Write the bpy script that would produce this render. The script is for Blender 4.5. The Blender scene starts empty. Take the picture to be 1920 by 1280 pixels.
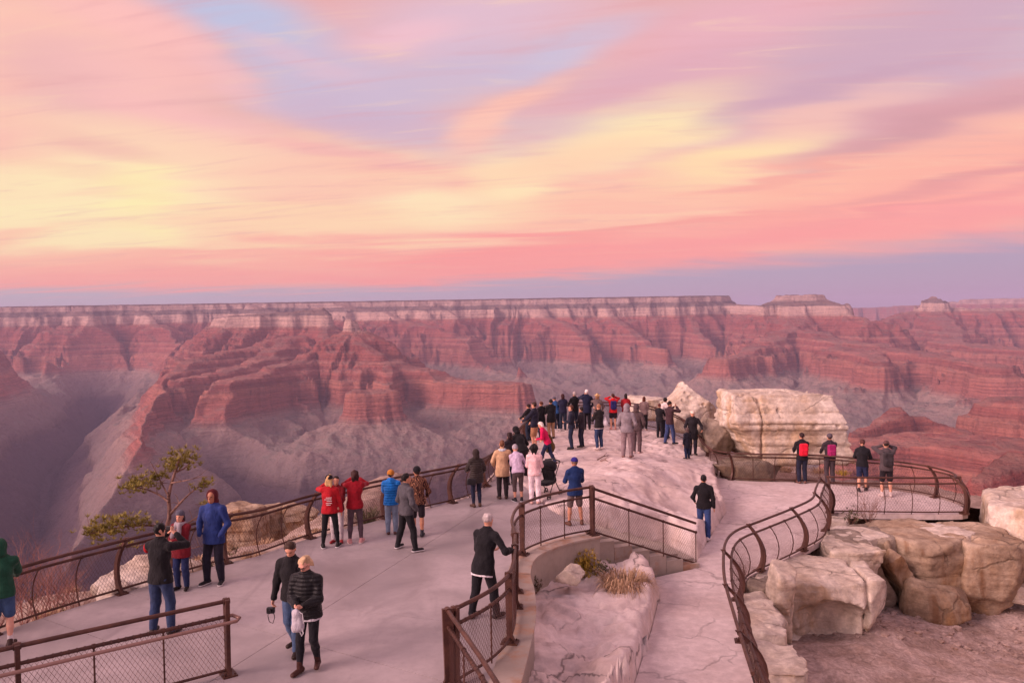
import bpy, bmesh, math, random, time
import numpy as np
from mathutils import Matrix, Vector, Euler
T0 = time.time()
R = math.radians
scene = bpy.context.scene
COL = scene.collection
# ------------------------------------------------------------------ camera
CAMZ = 5.05
FPX = 1507.0                                  # focal length in pixels of the 1920 wide photograph
cam_d = bpy.data.cameras.new('camera'); cam = bpy.data.objects.new('camera', cam_d); COL.objects.link(cam)
cam_d.sensor_width = 36.0; cam_d.lens = FPX / 1920 * 36; cam_d.clip_start = 0.1; cam_d.clip_end = 120000
CAM_M = Matrix.Translation((0, 0, CAMZ)) @ Matrix.Rotation(R(90 - 1.86), 4, 'X') @ Matrix.Rotation(R(-0.9), 4, 'Z')
cam.matrix_world = CAM_M
scene.camera = cam
# ------------------------------------------------------------------ light, sky and exposure
SUN_AZ, SUN_EL = R(-118), R(26)               # azimuth from +Y towards +X: the afterglow lies behind and to the left
sun_d = bpy.data.lights.new('sun', 'SUN'); sun = bpy.data.objects.new('sun', sun_d); COL.objects.link(sun)
sun_d.energy = 4.6; sun_d.angle = R(34); sun_d.color = (1.0, 0.66, 0.62)
_sd = Vector((math.sin(SUN_AZ) * math.cos(SUN_EL), math.cos(SUN_AZ) * math.cos(SUN_EL), math.sin(SUN_EL)))
sun.rotation_euler = (-_sd).to_track_quat('-Z', 'Y').to_euler()
sun.location = (-40, -40, 40)
scene.view_settings.view_transform = 'Standard'
scene.view_settings.look = 'None'
scene.view_settings.exposure = 0.0
scene.view_settings.gamma = 1.0
scene.view_settings.use_curve_mapping = False
scene.render.engine = 'CYCLES'
cy = scene.cycles
cy.use_denoising = True
cy.max_bounces = 4; cy.diffuse_bounces = 2; cy.glossy_bounces = 2; cy.transmission_bounces = 2
cy.volume_bounces = 0; cy.transparent_max_bounces = 6
cy.use_adaptive_sampling = True; cy.adaptive_threshold = 0.02

def lin(c):
    return tuple(((v / 255) / 12.92 if v / 255 <= 0.04045 else (((v / 255) + 0.055) / 1.055) ** 2.4) for v in c)

class NT:
    """small helper for building node trees"""
    def __init__(s, tree):
        s.t = tree; s.n = tree.nodes; s.l = tree.links
    def new(s, typ, **kw):
        n = s.n.new(typ)
        for k, v in kw.items(): setattr(n, k, v)
        return n
    def put(s, sock, v):
        if isinstance(v, bpy.types.NodeSocket): s.l.new(v, sock)
        elif v is not None:
            if hasattr(sock.default_value, '__len__') and not hasattr(v, '__len__'): v = [v] * len(sock.default_value)
            if hasattr(sock.default_value, '__len__') and len(sock.default_value) == 4 and len(v) == 3: v = (*v, 1)
            sock.default_value = v
    def math(s, op, a, b=None, c=None, clamp=False):
        n = s.new('ShaderNodeMath', operation=op, use_clamp=clamp)
        s.put(n.inputs[0], a); s.put(n.inputs[1], b); s.put(n.inputs[2], c)
        return n.outputs[0]
    def vmath(s, op, a, b=None):
        n = s.new('ShaderNodeVectorMath', operation=op)
        s.put(n.inputs[0], a); s.put(n.inputs[1], b)
        return n.outputs['Value'] if op in ('LENGTH', 'DOT_PRODUCT') else n.outputs[0]
    def mix(s, f, a, b, mode='MIX'):
        n = s.new('ShaderNodeMix', data_type='RGBA', blend_type=mode)
        s.put(n.inputs[0], f); s.put(n.inputs[6], a); s.put(n.inputs[7], b)
        return n.outputs[2]
    def noise(s, vec, scale, detail=4, rough=0.55, dist=0.0, typ='FBM'):
        n = s.new('ShaderNodeTexNoise')
        s.put(n.inputs['Vector'], vec); s.put(n.inputs['Scale'], scale); s.put(n.inputs['Detail'], detail)
        s.put(n.inputs['Roughness'], rough); s.put(n.inputs['Distortion'], dist)
        return n.outputs[0]
    def ramp(s, f, stops, interp='LINEAR'):
        n = s.new('ShaderNodeValToRGB'); s.put(n.inputs[0], f)
        cr = n.color_ramp; cr.interpolation = interp
        while len(cr.elements) < len(stops): cr.elements.new(0.5)
        for e, (p, c) in zip(cr.elements, stops):
            e.position = p; e.color = (*c, 1) if hasattr(c, '__len__') else (c, c, c, 1)
        return n.outputs[0]
    def maprange(s, v, a, b, c=0.0, d=1.0, typ='SMOOTHSTEP'):
        n = s.new('ShaderNodeMapRange', interpolation_type=typ)
        for i, x in enumerate((v, a, b, c, d)): s.put(n.inputs[i], x)
        return n.outputs[0]
    def scale_vec(s, vec, sc, loc=(0, 0, 0)):
        n = s.new('ShaderNodeMapping'); s.put(n.inputs['Vector'], vec); n.inputs['Scale'].default_value = sc
        n.inputs['Location'].default_value = loc
        return n.outputs[0]

def build_world():
    w = bpy.data.worlds.new('World'); scene.world = w; w.use_nodes = True
    nt = NT(w.node_tree); nt.n.clear()
    out = nt.new('ShaderNodeOutputWorld')
    tc = nt.new('ShaderNodeTexCoord').outputs['Generated']
    d = nt.vmath('NORMALIZE', tc)
    sep = nt.new('ShaderNodeSeparateXYZ'); nt.put(sep.inputs[0], d)
    az = nt.math('ARCTAN2', sep.outputs[0], sep.outputs[1])
    el = nt.math('ARCSINE', sep.outputs[2])
    cmb = nt.new('ShaderNodeCombineXYZ'); nt.put(cmb.inputs[0], az); nt.put(cmb.inputs[1], el)
    p0 = cmb.outputs[0]
    # cloud sheets seen in perspective: streaks converge towards the horizon
    inv = nt.math('DIVIDE', 1.0, nt.math('ADD', nt.math('MAXIMUM', sep.outputs[2], 0.0), 0.10))
    pl = nt.vmath('MULTIPLY', d, (1, 1, 0))
    sc = nt.new('ShaderNodeVectorMath', operation='SCALE'); nt.put(sc.inputs[0], pl); nt.put(sc.inputs['Scale'], inv)
    sheet = sc.outputs[0]
    rot = nt.new('ShaderNodeMapping'); nt.put(rot.inputs[0], sheet); rot.inputs['Rotation'].default_value = (0, 0, R(24)); rot.inputs['Scale'].default_value = (0.55, 1.5, 1)
    wn = nt.new('ShaderNodeTexNoise'); nt.put(wn.inputs['Vector'], rot.outputs[0]); wn.inputs['Scale'].default_value = 0.9
    wn.inputs['Detail'].default_value = 4; wn.inputs['Roughness'].default_value = 0.5; wn.inputs['Distortion'].default_value = 0.4
    wv = nt.vmath('SUBTRACT', wn.outputs['Color'], (0.5, 0.5, 0.5))
    wv = nt.vmath('MULTIPLY', wv, (0.24, 0.11, 0))
    p = nt.vmath('ADD', p0, wv)
    fine = nt.noise(rot.outputs[0], 2.2, 5, 0.52, 0.5)
    big = nt.noise(rot.outputs[0], 0.55, 3, 0.5, 0.3)
    # base: the sky far from the coloured features, by elevation and broad noise
    base_hi = nt.mix(nt.maprange(big, 0.40, 0.62), lin((232, 172, 172)), lin((190, 175, 203)))
    sepp = nt.new('ShaderNodeSeparateXYZ'); nt.put(sepp.inputs[0], p)
    base_lo = nt.mix(nt.maprange(fine, 0.35, 0.68), lin((254, 200, 168)), lin((251, 178, 160)))
    col = nt.mix(nt.maprange(sepp.outputs[1], 0.14, 0.34), base_lo, base_hi)
    def PX(px, py):
        x = (px - 960) / FPX; y = (591 - 0.0157 * (px - 960) - py) / FPX
        return math.atan(x), math.atan(y / math.sqrt(1 + x * x))
    # colour areas of the cloud sheet: photo position, half sizes, tilt, colour, weight
    blobs = [
        (480, 45, 250, 70, -14, (188, 192, 222), .95), (690, 165, 220, 80, -12, (200, 184, 210), .9), (430, 120, 150, 20, -14, (240, 186, 190), .6), (600, 110, 170, 18, -10, (226, 186, 200), .6), (740, 205, 190, 60, -4, (207, 172, 194), .7),
        (930, 40, 300, 90, 8, (224, 188, 206), .85), (1080, 95, 200, 34, 15, (200, 194, 220), .75), (820, 60, 120, 24, 10, (244, 190, 200), .7), (900, 130, 200, 60, 8, (200, 184, 210), .7),
        (1400, 50, 300, 80, 12, (234, 172, 184), .8), (1680, 100, 360, 110, 12, (205, 162, 182), .95), (1240, 150, 260, 40, 12, (222, 164, 180), .7), (1780, 205, 300, 55, 9, (212, 146, 158), .85),
        (60, 60, 260, 110, -14, (253, 194, 176), .9), (250, 40, 200, 60, -20, (255, 190, 184), .85), (130, 140, 150, 65, -10, (222, 168, 180), .75), (330, 185, 240, 60, -18, (252, 188, 184), .7), (-250, 200, 400, 260, 0, (253, 190, 172), .7),
        (270, 365, 240, 110, -4, (255, 234, 182), .9), (150, 330, 180, 20, -8, (250, 196, 168), .6), (380, 400, 200, 22, 6, (252, 200, 168), .6), (30, 410, 280, 95, 0, (254, 232, 180), .95), (300, 275, 260, 70, -12, (255, 214, 178), .75), (270, 375, 80, 80, 0, (255, 240, 168), .55), (200, 270, 120, 28, -12, (240, 178, 166), .6),
        (800, 385, 170, 62, -16, (255, 230, 184), .95), (970, 355, 95, 95, 35, (255, 232, 180), .9), (620, 430, 300, 70, 0, (255, 214, 172), .8), (660, 330, 240, 40, 4, (252, 186, 164), .7), (480, 300, 260, 60, -14, (253, 204, 176), .6),
        (1190, 248, 210, 52, 14, (255, 230, 176), 1.0), (1060, 300, 260, 46, 14, (255, 206, 168), .8), (1360, 292, 190, 40, 14, (255, 222, 166), .95), (1540, 205, 200, 40, 12, (250, 190, 172), .7),
        (965, 212, 130, 34, 26, (254, 192, 172), .9), (1160, 385, 280, 60, 10, (254, 186, 160), .75), (1560, 330, 330, 60, 10, (253, 172, 150), .85),
        (1600, 400, 400, 56, 8, (252, 158, 146), .85), (1880, 290, 220, 60, 8, (250, 164, 148), .8), (1860, 318, 300, 18, 8, (224, 140, 142), .85),
        (1700, 238, 240, 22, 10, (206, 142, 152), .75), (1780, 378, 260, 13, 7, (228, 134, 138), .8), (1440, 322, 220, 13, 10, (246, 160, 146), .7), (1260, 440, 300, 13, 8, (244, 142, 138), .7), (640, 285, 220, 18, -6, (246, 176, 170), .6), (1560, 150, 300, 18, 10, (200, 152, 174), .6),
        (500, 492, 620, 26, 0, (252, 170, 156), .8), (1000, 494, 520, 30, 3, (252, 140, 142), .95), (1500, 452, 420, 34, 7, (250, 138, 146), .9), (1900, 418, 280, 32, 7, (244, 138, 148), .85),
    ]
    for (px, py, rx, ry, tilt, c, wgt) in blobs:
        a, e = PX(px, py)
        m = nt.new('ShaderNodeMapping', vector_type='TEXTURE')
        nt.put(m.inputs[0], p)
        m.inputs['Location'].default_value = (a, e, 0); m.inputs['Rotation'].default_value = (0, 0, R(tilt))
        m.inputs['Scale'].default_value = (rx * 1.25 / FPX, ry * 1.25 / FPX, 1)
        g = nt.new('ShaderNodeTexGradient', gradient_type='SPHERICAL'); nt.put(g.inputs[0], m.outputs[0])
        col = nt.mix(nt.maprange(g.outputs['Fac'], 0.0, 0.85, 0.0, wgt), col, lin(c))
    # thin streaks
    strk = nt.noise(nt.scale_vec(rot.outputs[0], (0.9, 2.2, 1)), 2.4, 7, 0.6, 1.2)
    col = nt.mix(nt.maprange(strk, 0.5, 0.74, 0, 0.34), col, lin((222, 150, 156)))
    col = nt.mix(nt.maprange(strk, 0.47, 0.24, 0, 0.36), col, lin((255, 214, 176)))
    # clear band of dusk (the shadow of the earth) along the horizon, higher towards the east (right)
    edge = nt.math('ADD', 0.035, nt.math('MULTIPLY', nt.maprange(az, -0.15, 0.75, typ='LINEAR'), 0.048))
    elw = nt.math('ADD', el, nt.math('MULTIPLY', nt.math('SUBTRACT', fine, 0.5), 0.03))
    q = nt.math('DIVIDE', elw, edge)
    col = nt.mix(nt.math('MULTIPLY', nt.maprange(q, 2.3, 1.2), 0.75), col, lin((250, 146, 148)))
    band = nt.mix(nt.maprange(az, -0.6, 0.6), lin((178, 170, 190)), lin((158, 142, 180)))
    col = nt.mix(nt.maprange(q, 1.30, 0.72), col, band)
    ground = lin((120, 95, 105))
    col = nt.mix(nt.maprange(el, -0.02, -0.10), col, ground)
    bg = nt.new('ShaderNodeBackground'); nt.put(bg.inputs[0], col); bg.inputs[1].default_value = 1.0
    sky = nt.new('ShaderNodeTexSky', sky_type='NISHITA'); sky.sun_disc = False
    sky.sun_elevation = R(1.0); sky.sun_rotation = SUN_AZ; sky.altitude = 2100
    bg2 = nt.new('ShaderNodeBackground'); nt.put(bg2.inputs[0], sky.outputs[0]); bg2.inputs[1].default_value = 0.05
    add = nt.new('ShaderNodeAddShader'); nt.l.new(bg.outputs[0], add.inputs[0]); nt.l.new(bg2.outputs[0], add.inputs[1])
    nt.l.new(add.outputs[0], out.inputs[0])
    w.cycles.sampling_method = 'MANUAL'; w.cycles.sample_map_resolution = 256
build_world()

# ------------------------------------------------------------------ helpers: picture geometry
_CR = np.array(CAM_M.to_3x3())
def ray(px, py):
    v = _CR @ np.array([(px - 960) / FPX, (640 - py) / FPX, -1.0])
    return v
def at(px, py, z=0.0):
    """the point of the level plane z that the photograph shows at pixel px, py"""
    v = ray(px, py); t = (z - CAMZ) / v[2]
    return Vector((v[0] * t, v[1] * t, z))
def atd(px, py, dist):
    """the point at horizontal distance dist (m) along the sight line through px, py"""
    v = ray(px, py); t = dist / math.hypot(v[0], v[1])
    return Vector((v[0] * t, v[1] * t, CAMZ + v[2] * t))
# ------------------------------------------------------------------ helpers: noise, meshes, objects
def _hash(ix, iy, iz, seed):
    h = (ix.astype(np.uint32) * np.uint32(374761393)) ^ (iy.astype(np.uint32) * np.uint32(668265263)) ^ (iz.astype(np.uint32) * np.uint32(2147483647)) ^ np.uint32((seed * 974711 + 12345) & 0xffffffff)
    h = (h ^ (h >> np.uint32(13))) * np.uint32(1274126177)
    h = (h ^ (h >> np.uint32(15))) * np.uint32(2246822519)
    return h ^ (h >> np.uint32(16))
def noise2(x, y, seed=0):
    x = np.asarray(x, np.float64); y = np.asarray(y, np.float64)
    ix = np.floor(x).astype(np.int64); iy = np.floor(y).astype(np.int64)
    fx = x - ix; fy = y - iy
    u = fx * fx * fx * (fx * (fx * 6 - 15) + 10); v = fy * fy * fy * (fy * (fy * 6 - 15) + 10)
    def g(dx, dy):
        h = _hash(ix + dx, iy + dy, np.zeros_like(ix), seed)
        a = (h & np.uint32(0xffff)).astype(np.float64) * (2 * math.pi / 65536)
        return np.cos(a) * (fx - dx) + np.sin(a) * (fy - dy)
    a = g(0, 0); b = g(1, 0); c = g(0, 1); d = g(1, 1)
    return ((a + u * (b - a)) * (1 - v) + (c + u * (d - c)) * v) * 1.5
def fbm2(x, y, seed=0, oct=4, gain=0.5, lac=2.03):
    s = 0; a = 1.0; t = 0
    for i in range(oct):
        s = s + a * noise2(x, y, seed + i * 17); t += a; a *= gain; x = x * lac + 3.1; y = y * lac - 1.7
    return s / t
def ridged2(x, y, seed=0, oct=4, gain=0.5, lac=2.05):
    s = 0; a = 1.0; t = 0
    for i in range(oct):
        s = s + a * (1 - np.abs(noise2(x, y, seed + i * 31))); t += a; a *= gain; x = x * lac + 5.1; y = y * lac + 2.3
    return s / t
def noise3(x, y, z, seed=0):
    """value-gradient noise in 3D, float arrays of equal shape"""
    ix = np.floor(x).astype(np.int64); iy = np.floor(y).astype(np.int64); iz = np.floor(z).astype(np.int64)
    fx = (x - ix); fy = (y - iy); fz = (z - iz)
    u = fx * fx * (3 - 2 * fx); v = fy * fy * (3 - 2 * fy); w = fz * fz * (3 - 2 * fz)
    def g(dx, dy, dz):
        return (_hash(ix + dx, iy + dy, iz + dz, seed) & np.uint32(0xffff)).astype(np.float32) / 32768 - 1
    c00 = g(0, 0, 0) * (1 - u) + g(1, 0, 0) * u; c10 = g(0, 1, 0) * (1 - u) + g(1, 1, 0) * u
    c01 = g(0, 0, 1) * (1 - u) + g(1, 0, 1) * u; c11 = g(0, 1, 1) * (1 - u) + g(1, 1, 1) * u
    return (c00 * (1 - v) + c10 * v) * (1 - w) + (c01 * (1 - v) + c11 * v) * w
def fbm3(x, y, z, seed=0, oct=3, gain=0.5):
    s = 0; a = 1.0; t = 0
    for i in range(oct):
        s = s + a * noise3(x, y, z, seed + i * 13); t += a; a *= gain; x = x * 2.03 + 1.3; y = y * 2.03 + 4.1; z = z * 2.03 - 2.7
    return s / t
def unit(v): v = np.array(v, float); return v / (np.linalg.norm(v) + 1e-9)
def sstep(a, b, x):
    t = np.clip((x - a) / (b - a), 0, 1); return t * t * (3 - 2 * t)

def new_mesh(name, verts, quads, smooth=True, mats=(), face_mat=None):
    """fast mesh from numpy arrays; quads (n,4) or (n,3)"""
    me = bpy.data.meshes.new(name)
    verts = np.ascontiguousarray(verts, np.float32); quads = np.ascontiguousarray(quads, np.int32)
    n, k = quads.shape
    me.vertices.add(len(verts)); me.vertices.foreach_set('co', verts.ravel())
    me.loops.add(n * k); me.loops.foreach_set('vertex_index', quads.ravel())
    me.polygons.add(n); me.polygons.foreach_set('loop_start', np.arange(0, n * k, k, dtype=np.int32))
    me.polygons.foreach_set('loop_total', np.full(n, k, np.int32))
    if face_mat is not None: me.polygons.foreach_set('material_index', np.ascontiguousarray(face_mat, np.int32))
    me.update(calc_edges=True); me.validate()
    me.polygons.foreach_set('use_smooth', np.full(len(me.polygons), bool(smooth)))
    for m in mats: me.materials.append(m)
    return me
def tagged(o, label=None, cat=None, group=None, kind=None):
    if label: o['label'] = label
    if cat: o['category'] = cat
    if group: o['group'] = group
    if kind: o['kind'] = kind
    return o
def link(name, me, parent=None, mat=None, loc=None, rotz=None):
    o = bpy.data.objects.new(name, me); COL.objects.link(o)
    if mat is not None and me is not None and not me.materials: me.materials.append(mat)
    if parent is not None: o.parent = parent
    if loc is not None: o.location = loc
    if rotz is not None: o.rotation_euler = (0, 0, rotz)
    return o
def empty(name, loc=(0, 0, 0), rotz=0, **kw):
    o = bpy.data.objects.new(name, None); COL.objects.link(o); o.location = loc; o.rotation_euler = (0, 0, rotz)
    o.empty_display_size = 0.1
    return tagged(o, **kw)

class MB:
    """collects vertices and faces of one mesh"""
    def __init__(s): s.v = []; s.f = []; s.m = []; s.mi = 0
    def face(s, idx): s.f.append(idx); s.m.append(s.mi)
    def box(s, c, size, rot=None):
        n = len(s.v); c = Vector(c)
        for z in (-.5, .5):
            for x, y in ((-.5, -.5), (.5, -.5), (.5, .5), (-.5, .5)):
                p = Vector((x * size[0], y * size[1], z * size[2]))
                if rot is not None: p = rot @ p
                s.v.append(tuple(c + p))
        for q in ((3, 2, 1, 0), (4, 5, 6, 7), (0, 1, 5, 4), (1, 2, 6, 5), (2, 3, 7, 6), (3, 0, 4, 7)): s.face([n + i for i in q])
    def tube(s, pts, r, seg=8, caps=True, flat=1.0):
        """tube through pts; r number or list"""
        pts = [Vector(p) for p in pts]; k = len(pts)
        rs = r if hasattr(r, '__len__') else [r] * k
        n0 = len(s.v); up = Vector((0, 0, 1)); prev = None
        for i, p in enumerate(pts):
            t = (pts[min(i + 1, k - 1)] - pts[max(i - 1, 0)])
            if t.length < 1e-9: t = Vector((0, 0, 1))
            t.normalize()
            if prev is None:
                a = t.cross(up)
                if a.length < 0.05: a = t.cross(Vector((1, 0, 0)))
            else:
                a = prev - t * prev.dot(t)
                if a.length < 1e-6: a = t.cross(up)
            a.normalize(); prev = a; b = t.cross(a)
            for j in range(seg):
                w = 2 * math.pi * j / seg
                s.v.append(tuple(p + (a * math.cos(w) + b * math.sin(w) * flat) * rs[i]))
        for i in range(k - 1):
            for j in range(seg):
                j2 = (j + 1) % seg
                s.face([n0 + i * seg + j, n0 + i * seg + j2, n0 + (i + 1) * seg + j2, n0 + (i + 1) * seg + j])
        if caps:
            s.face([n0 + j for j in range(seg)][::-1]); s.face([n0 + (k - 1) * seg + j for j in range(seg)])
    def plate(s, left, right, depth_vec):
        """solid strip between two polylines of equal length, extruded both ways by depth_vec"""
        n0 = len(s.v); k = len(left); dv = Vector(depth_vec)
        for a, b in zip(left, right):
            a = Vector(a); b = Vector(b)
            for p in (a - dv, b - dv, b + dv, a + dv): s.v.append(tuple(p))
        for i in range(k - 1):
            for j in range(4):
                j2 = (j + 1) % 4
                s.face([n0 + i * 4 + j, n0 + i * 4 + j2, n0 + (i + 1) * 4 + j2, n0 + (i + 1) * 4 + j])
        s.face([n0 + 3, n0 + 2, n0 + 1, n0]); s.face([n0 + (k - 1) * 4 + j for j in range(4)])
    def mesh(s, name, mat=None, smooth=True, mats=None):
        me = bpy.data.meshes.new(name); me.from_pydata(s.v, [], s.f); me.update()
        for m in (mats or ([mat] if mat else [])): me.materials.append(m)
        if mats: me.polygons.foreach_set('material_index', s.m)
        me.polygons.foreach_set('use_smooth', [smooth] * len(me.polygons))
        if smooth: me.set_sharp_from_angle(angle=R(50))
        return me
    def build(s, name, mat, parent=None, smooth=True, **kw):
        return link(name, s.mesh(name, mat, smooth), parent, **kw)

def surface_nets(F, org, res):
    """smooth iso-surface of the scalar grid F at 0 (negative inside): verts, quads"""
    sg = F < 0
    nx, ny, nz = F.shape
    c = np.zeros((nx - 1, ny - 1, nz - 1), np.uint8)
    for dx in (0, 1):
        for dy in (0, 1):
            for dz in (0, 1): c += sg[dx:nx - 1 + dx, dy:ny - 1 + dy, dz:nz - 1 + dz]
    act = (c > 0) & (c < 8)
    I = np.argwhere(act)
    if not len(I): return np.zeros((0, 3)), np.zeros((0, 4), int)
    idx = np.full(c.shape, -1, np.int64); idx[act] = np.arange(len(I))
    P = np.zeros((len(I), 3)); W = np.zeros(len(I))
    i, j, k = I.T
    val = {(a, b, d): F[i + a, j + b, k + d] for a in (0, 1) for b in (0, 1) for d in (0, 1)}
    for a in [(0, 0, 0), (1, 0, 0), (0, 1, 0), (0, 0, 1), (1, 1, 0), (1, 0, 1), (0, 1, 1)]:
        for ax in range(3):
            if a[ax]: continue
            b = list(a); b[ax] = 1; b = tuple(b)
            va, vb = val[a], val[b]; m = (va < 0) != (vb < 0)
            t = np.where(m, va / np.where(m, va - vb, 1), 0)
            q = np.array(a, float)[None, :] + np.zeros((len(I), 1)); q[:, ax] += t
            P[m] += q[m]; W[m] += 1
    V = (I + P / W[:, None]) * res + np.asarray(org)
    Q = []
    for ax in range(3):
        sl0 = [slice(None)] * 3; sl1 = [slice(None)] * 3
        sl0[ax] = slice(0, -1); sl1[ax] = slice(1, None)
        e = sg[tuple(sl0)] != sg[tuple(sl1)]
        b, d = (ax + 1) % 3, (ax + 2) % 3
        E = np.argwhere(e)
        ok = (E[:, b] > 0) & (E[:, d] > 0) & (E[:, b] < F.shape[b] - 1) & (E[:, d] < F.shape[d] - 1)
        E = E[ok]
        if not len(E): continue
        fl = sg[tuple(E.T)]
        def cell(ob, od):
            G = E.copy(); G[:, b] -= ob; G[:, d] -= od
            return idx[tuple(G.T)]
        q = np.stack([cell(1, 1), cell(0, 1), cell(0, 0), cell(1, 0)], 1)
        q[~fl] = q[~fl][:, ::-1]
        Q.append(q)
    return V, np.concatenate(Q)

# ------------------------------------------------------------------ materials
MATS = {}
def principled(name, rough=0.7, spec=0.3):
    m = bpy.data.materials.new(name); m.use_nodes = True
    nt = NT(m.node_tree)
    b = nt.n['Principled BSDF']; b.inputs['Roughness'].default_value = rough
    b.inputs['Specular IOR Level'].default_value = spec
    return m, nt, b
def bump(nt, b, h, strength=0.4, dist=0.02):
    n = nt.new('ShaderNodeBump'); n.inputs['Strength'].default_value = strength; n.inputs['Distance'].default_value = dist
    nt.put(n.inputs['Height'], h); nt.l.new(n.outputs[0], b.inputs['Normal'])
def obj_coord(nt): return nt.new('ShaderNodeTexCoord').outputs['Object']
def world_pos(nt): return nt.new('ShaderNodeNewGeometry').outputs['Position']
def cloth(rgb, rough=0.85, var=0.18, name='cloth', puffy=0.0):
    key = ('cloth', tuple(rgb), rough, puffy)
    if key in MATS: return MATS[key]
    m, nt, b = principled(name, rough, 0.2)
    c = lin(rgb); oc = obj_coord(nt)
    n = nt.noise(oc, 9, 4, 0.6)
    dark = tuple(v * (1 - var) for v in c); lite = tuple(min(1, v * (1 + var)) for v in c)
    nt.put(b.inputs['Base Color'], nt.mix(nt.maprange(n, 0.3, 0.7), dark, lite))
    h = nt.noise(nt.scale_vec(oc, (1, 1, 0.55)), 14, 3, 0.55, 0.8)
    if puffy:
        wv = nt.new('ShaderNodeTexWave', wave_type='BANDS', bands_direction='Z'); nt.put(wv.inputs[0], oc)
        wv.inputs['Scale'].default_value = puffy; wv.inputs['Distortion'].default_value = 0.6
        h = nt.math('ADD', h, nt.math('MULTIPLY', wv.outputs['Fac'], 0.45))
    bump(nt, b, h, 0.8, 0.028)
    b.inputs['Sheen Weight'].default_value = 0.08
    MATS[key] = m; return m
def plain(rgb, rough=0.6, spec=0.3, name='plain', metal=0.0):
    key = ('plain', tuple(rgb), rough, metal)
    if key in MATS: return MATS[key]
    m, nt, b = principled(name, rough, spec); c = lin(rgb)
    n = nt.noise(obj_coord(nt), 12, 3)
    nt.put(b.inputs['Base Color'], nt.mix(n, tuple(v * 0.85 for v in c), tuple(min(1, v * 1.12) for v in c)))
    b.inputs['Metallic'].default_value = metal
    MATS[key] = m; return m
# ------------------------------------------------------------------ the canyon: strata terrain
DIP = 0.018; DIP0 = 15000.0
SU = [0, 50, 170, 215, 430]; SZ = [300, 212, 150, 20, -80]
_u, _z = 430.0, -80.0
for run1, dz1, run2, dz2 in ((90, 26, 26, 34), (120, 30, 28, 44), (110, 26, 26, 36), (120, 34, 40, 60)):
    _u += run1; _z -= dz1; SU.append(_u); SZ.append(_z); _u += run2; _z -= dz2; SU.append(_u); SZ.append(_z)
SU += [_u + 60, _u + 115, _u + 160, _u + 175, _u + 260, _u + 560, _u + 1050, _u + 1900, _u + 5000]
SZ += [-378, -535, -550, -580, -605, -700, -790, -870, -890]
SU = np.array(SU); SZ = np.array(SZ)
_k = (_u + 200 - 430) * 0.40
SU = np.where(SU < 430, SU * 0.95, np.where(SU < _u + 200, 408 + (SU - 430) * 0.58, 408 + (_u + 200 - 430) * 0.58 + SU - (_u + 200)))      # steep upper walls, long talus below
def yh(px): return 591 - 0.0157 * (px - 960)
def ridge_pt(px, py, dk, w):
    a = math.atan((px - 960) / FPX); d = dk * 1000.0
    x, y = d * math.sin(a), d * math.cos(a)
    z = CAMZ + d * (yh(px) - py) / FPX * math.cos(a)
    zs = z - DIP * (min(y, 20000) - DIP0)
    u0 = np.interp(-zs, -SZ, SU) if zs < 300 else 0.0
    return (x, y, u0, w)
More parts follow.
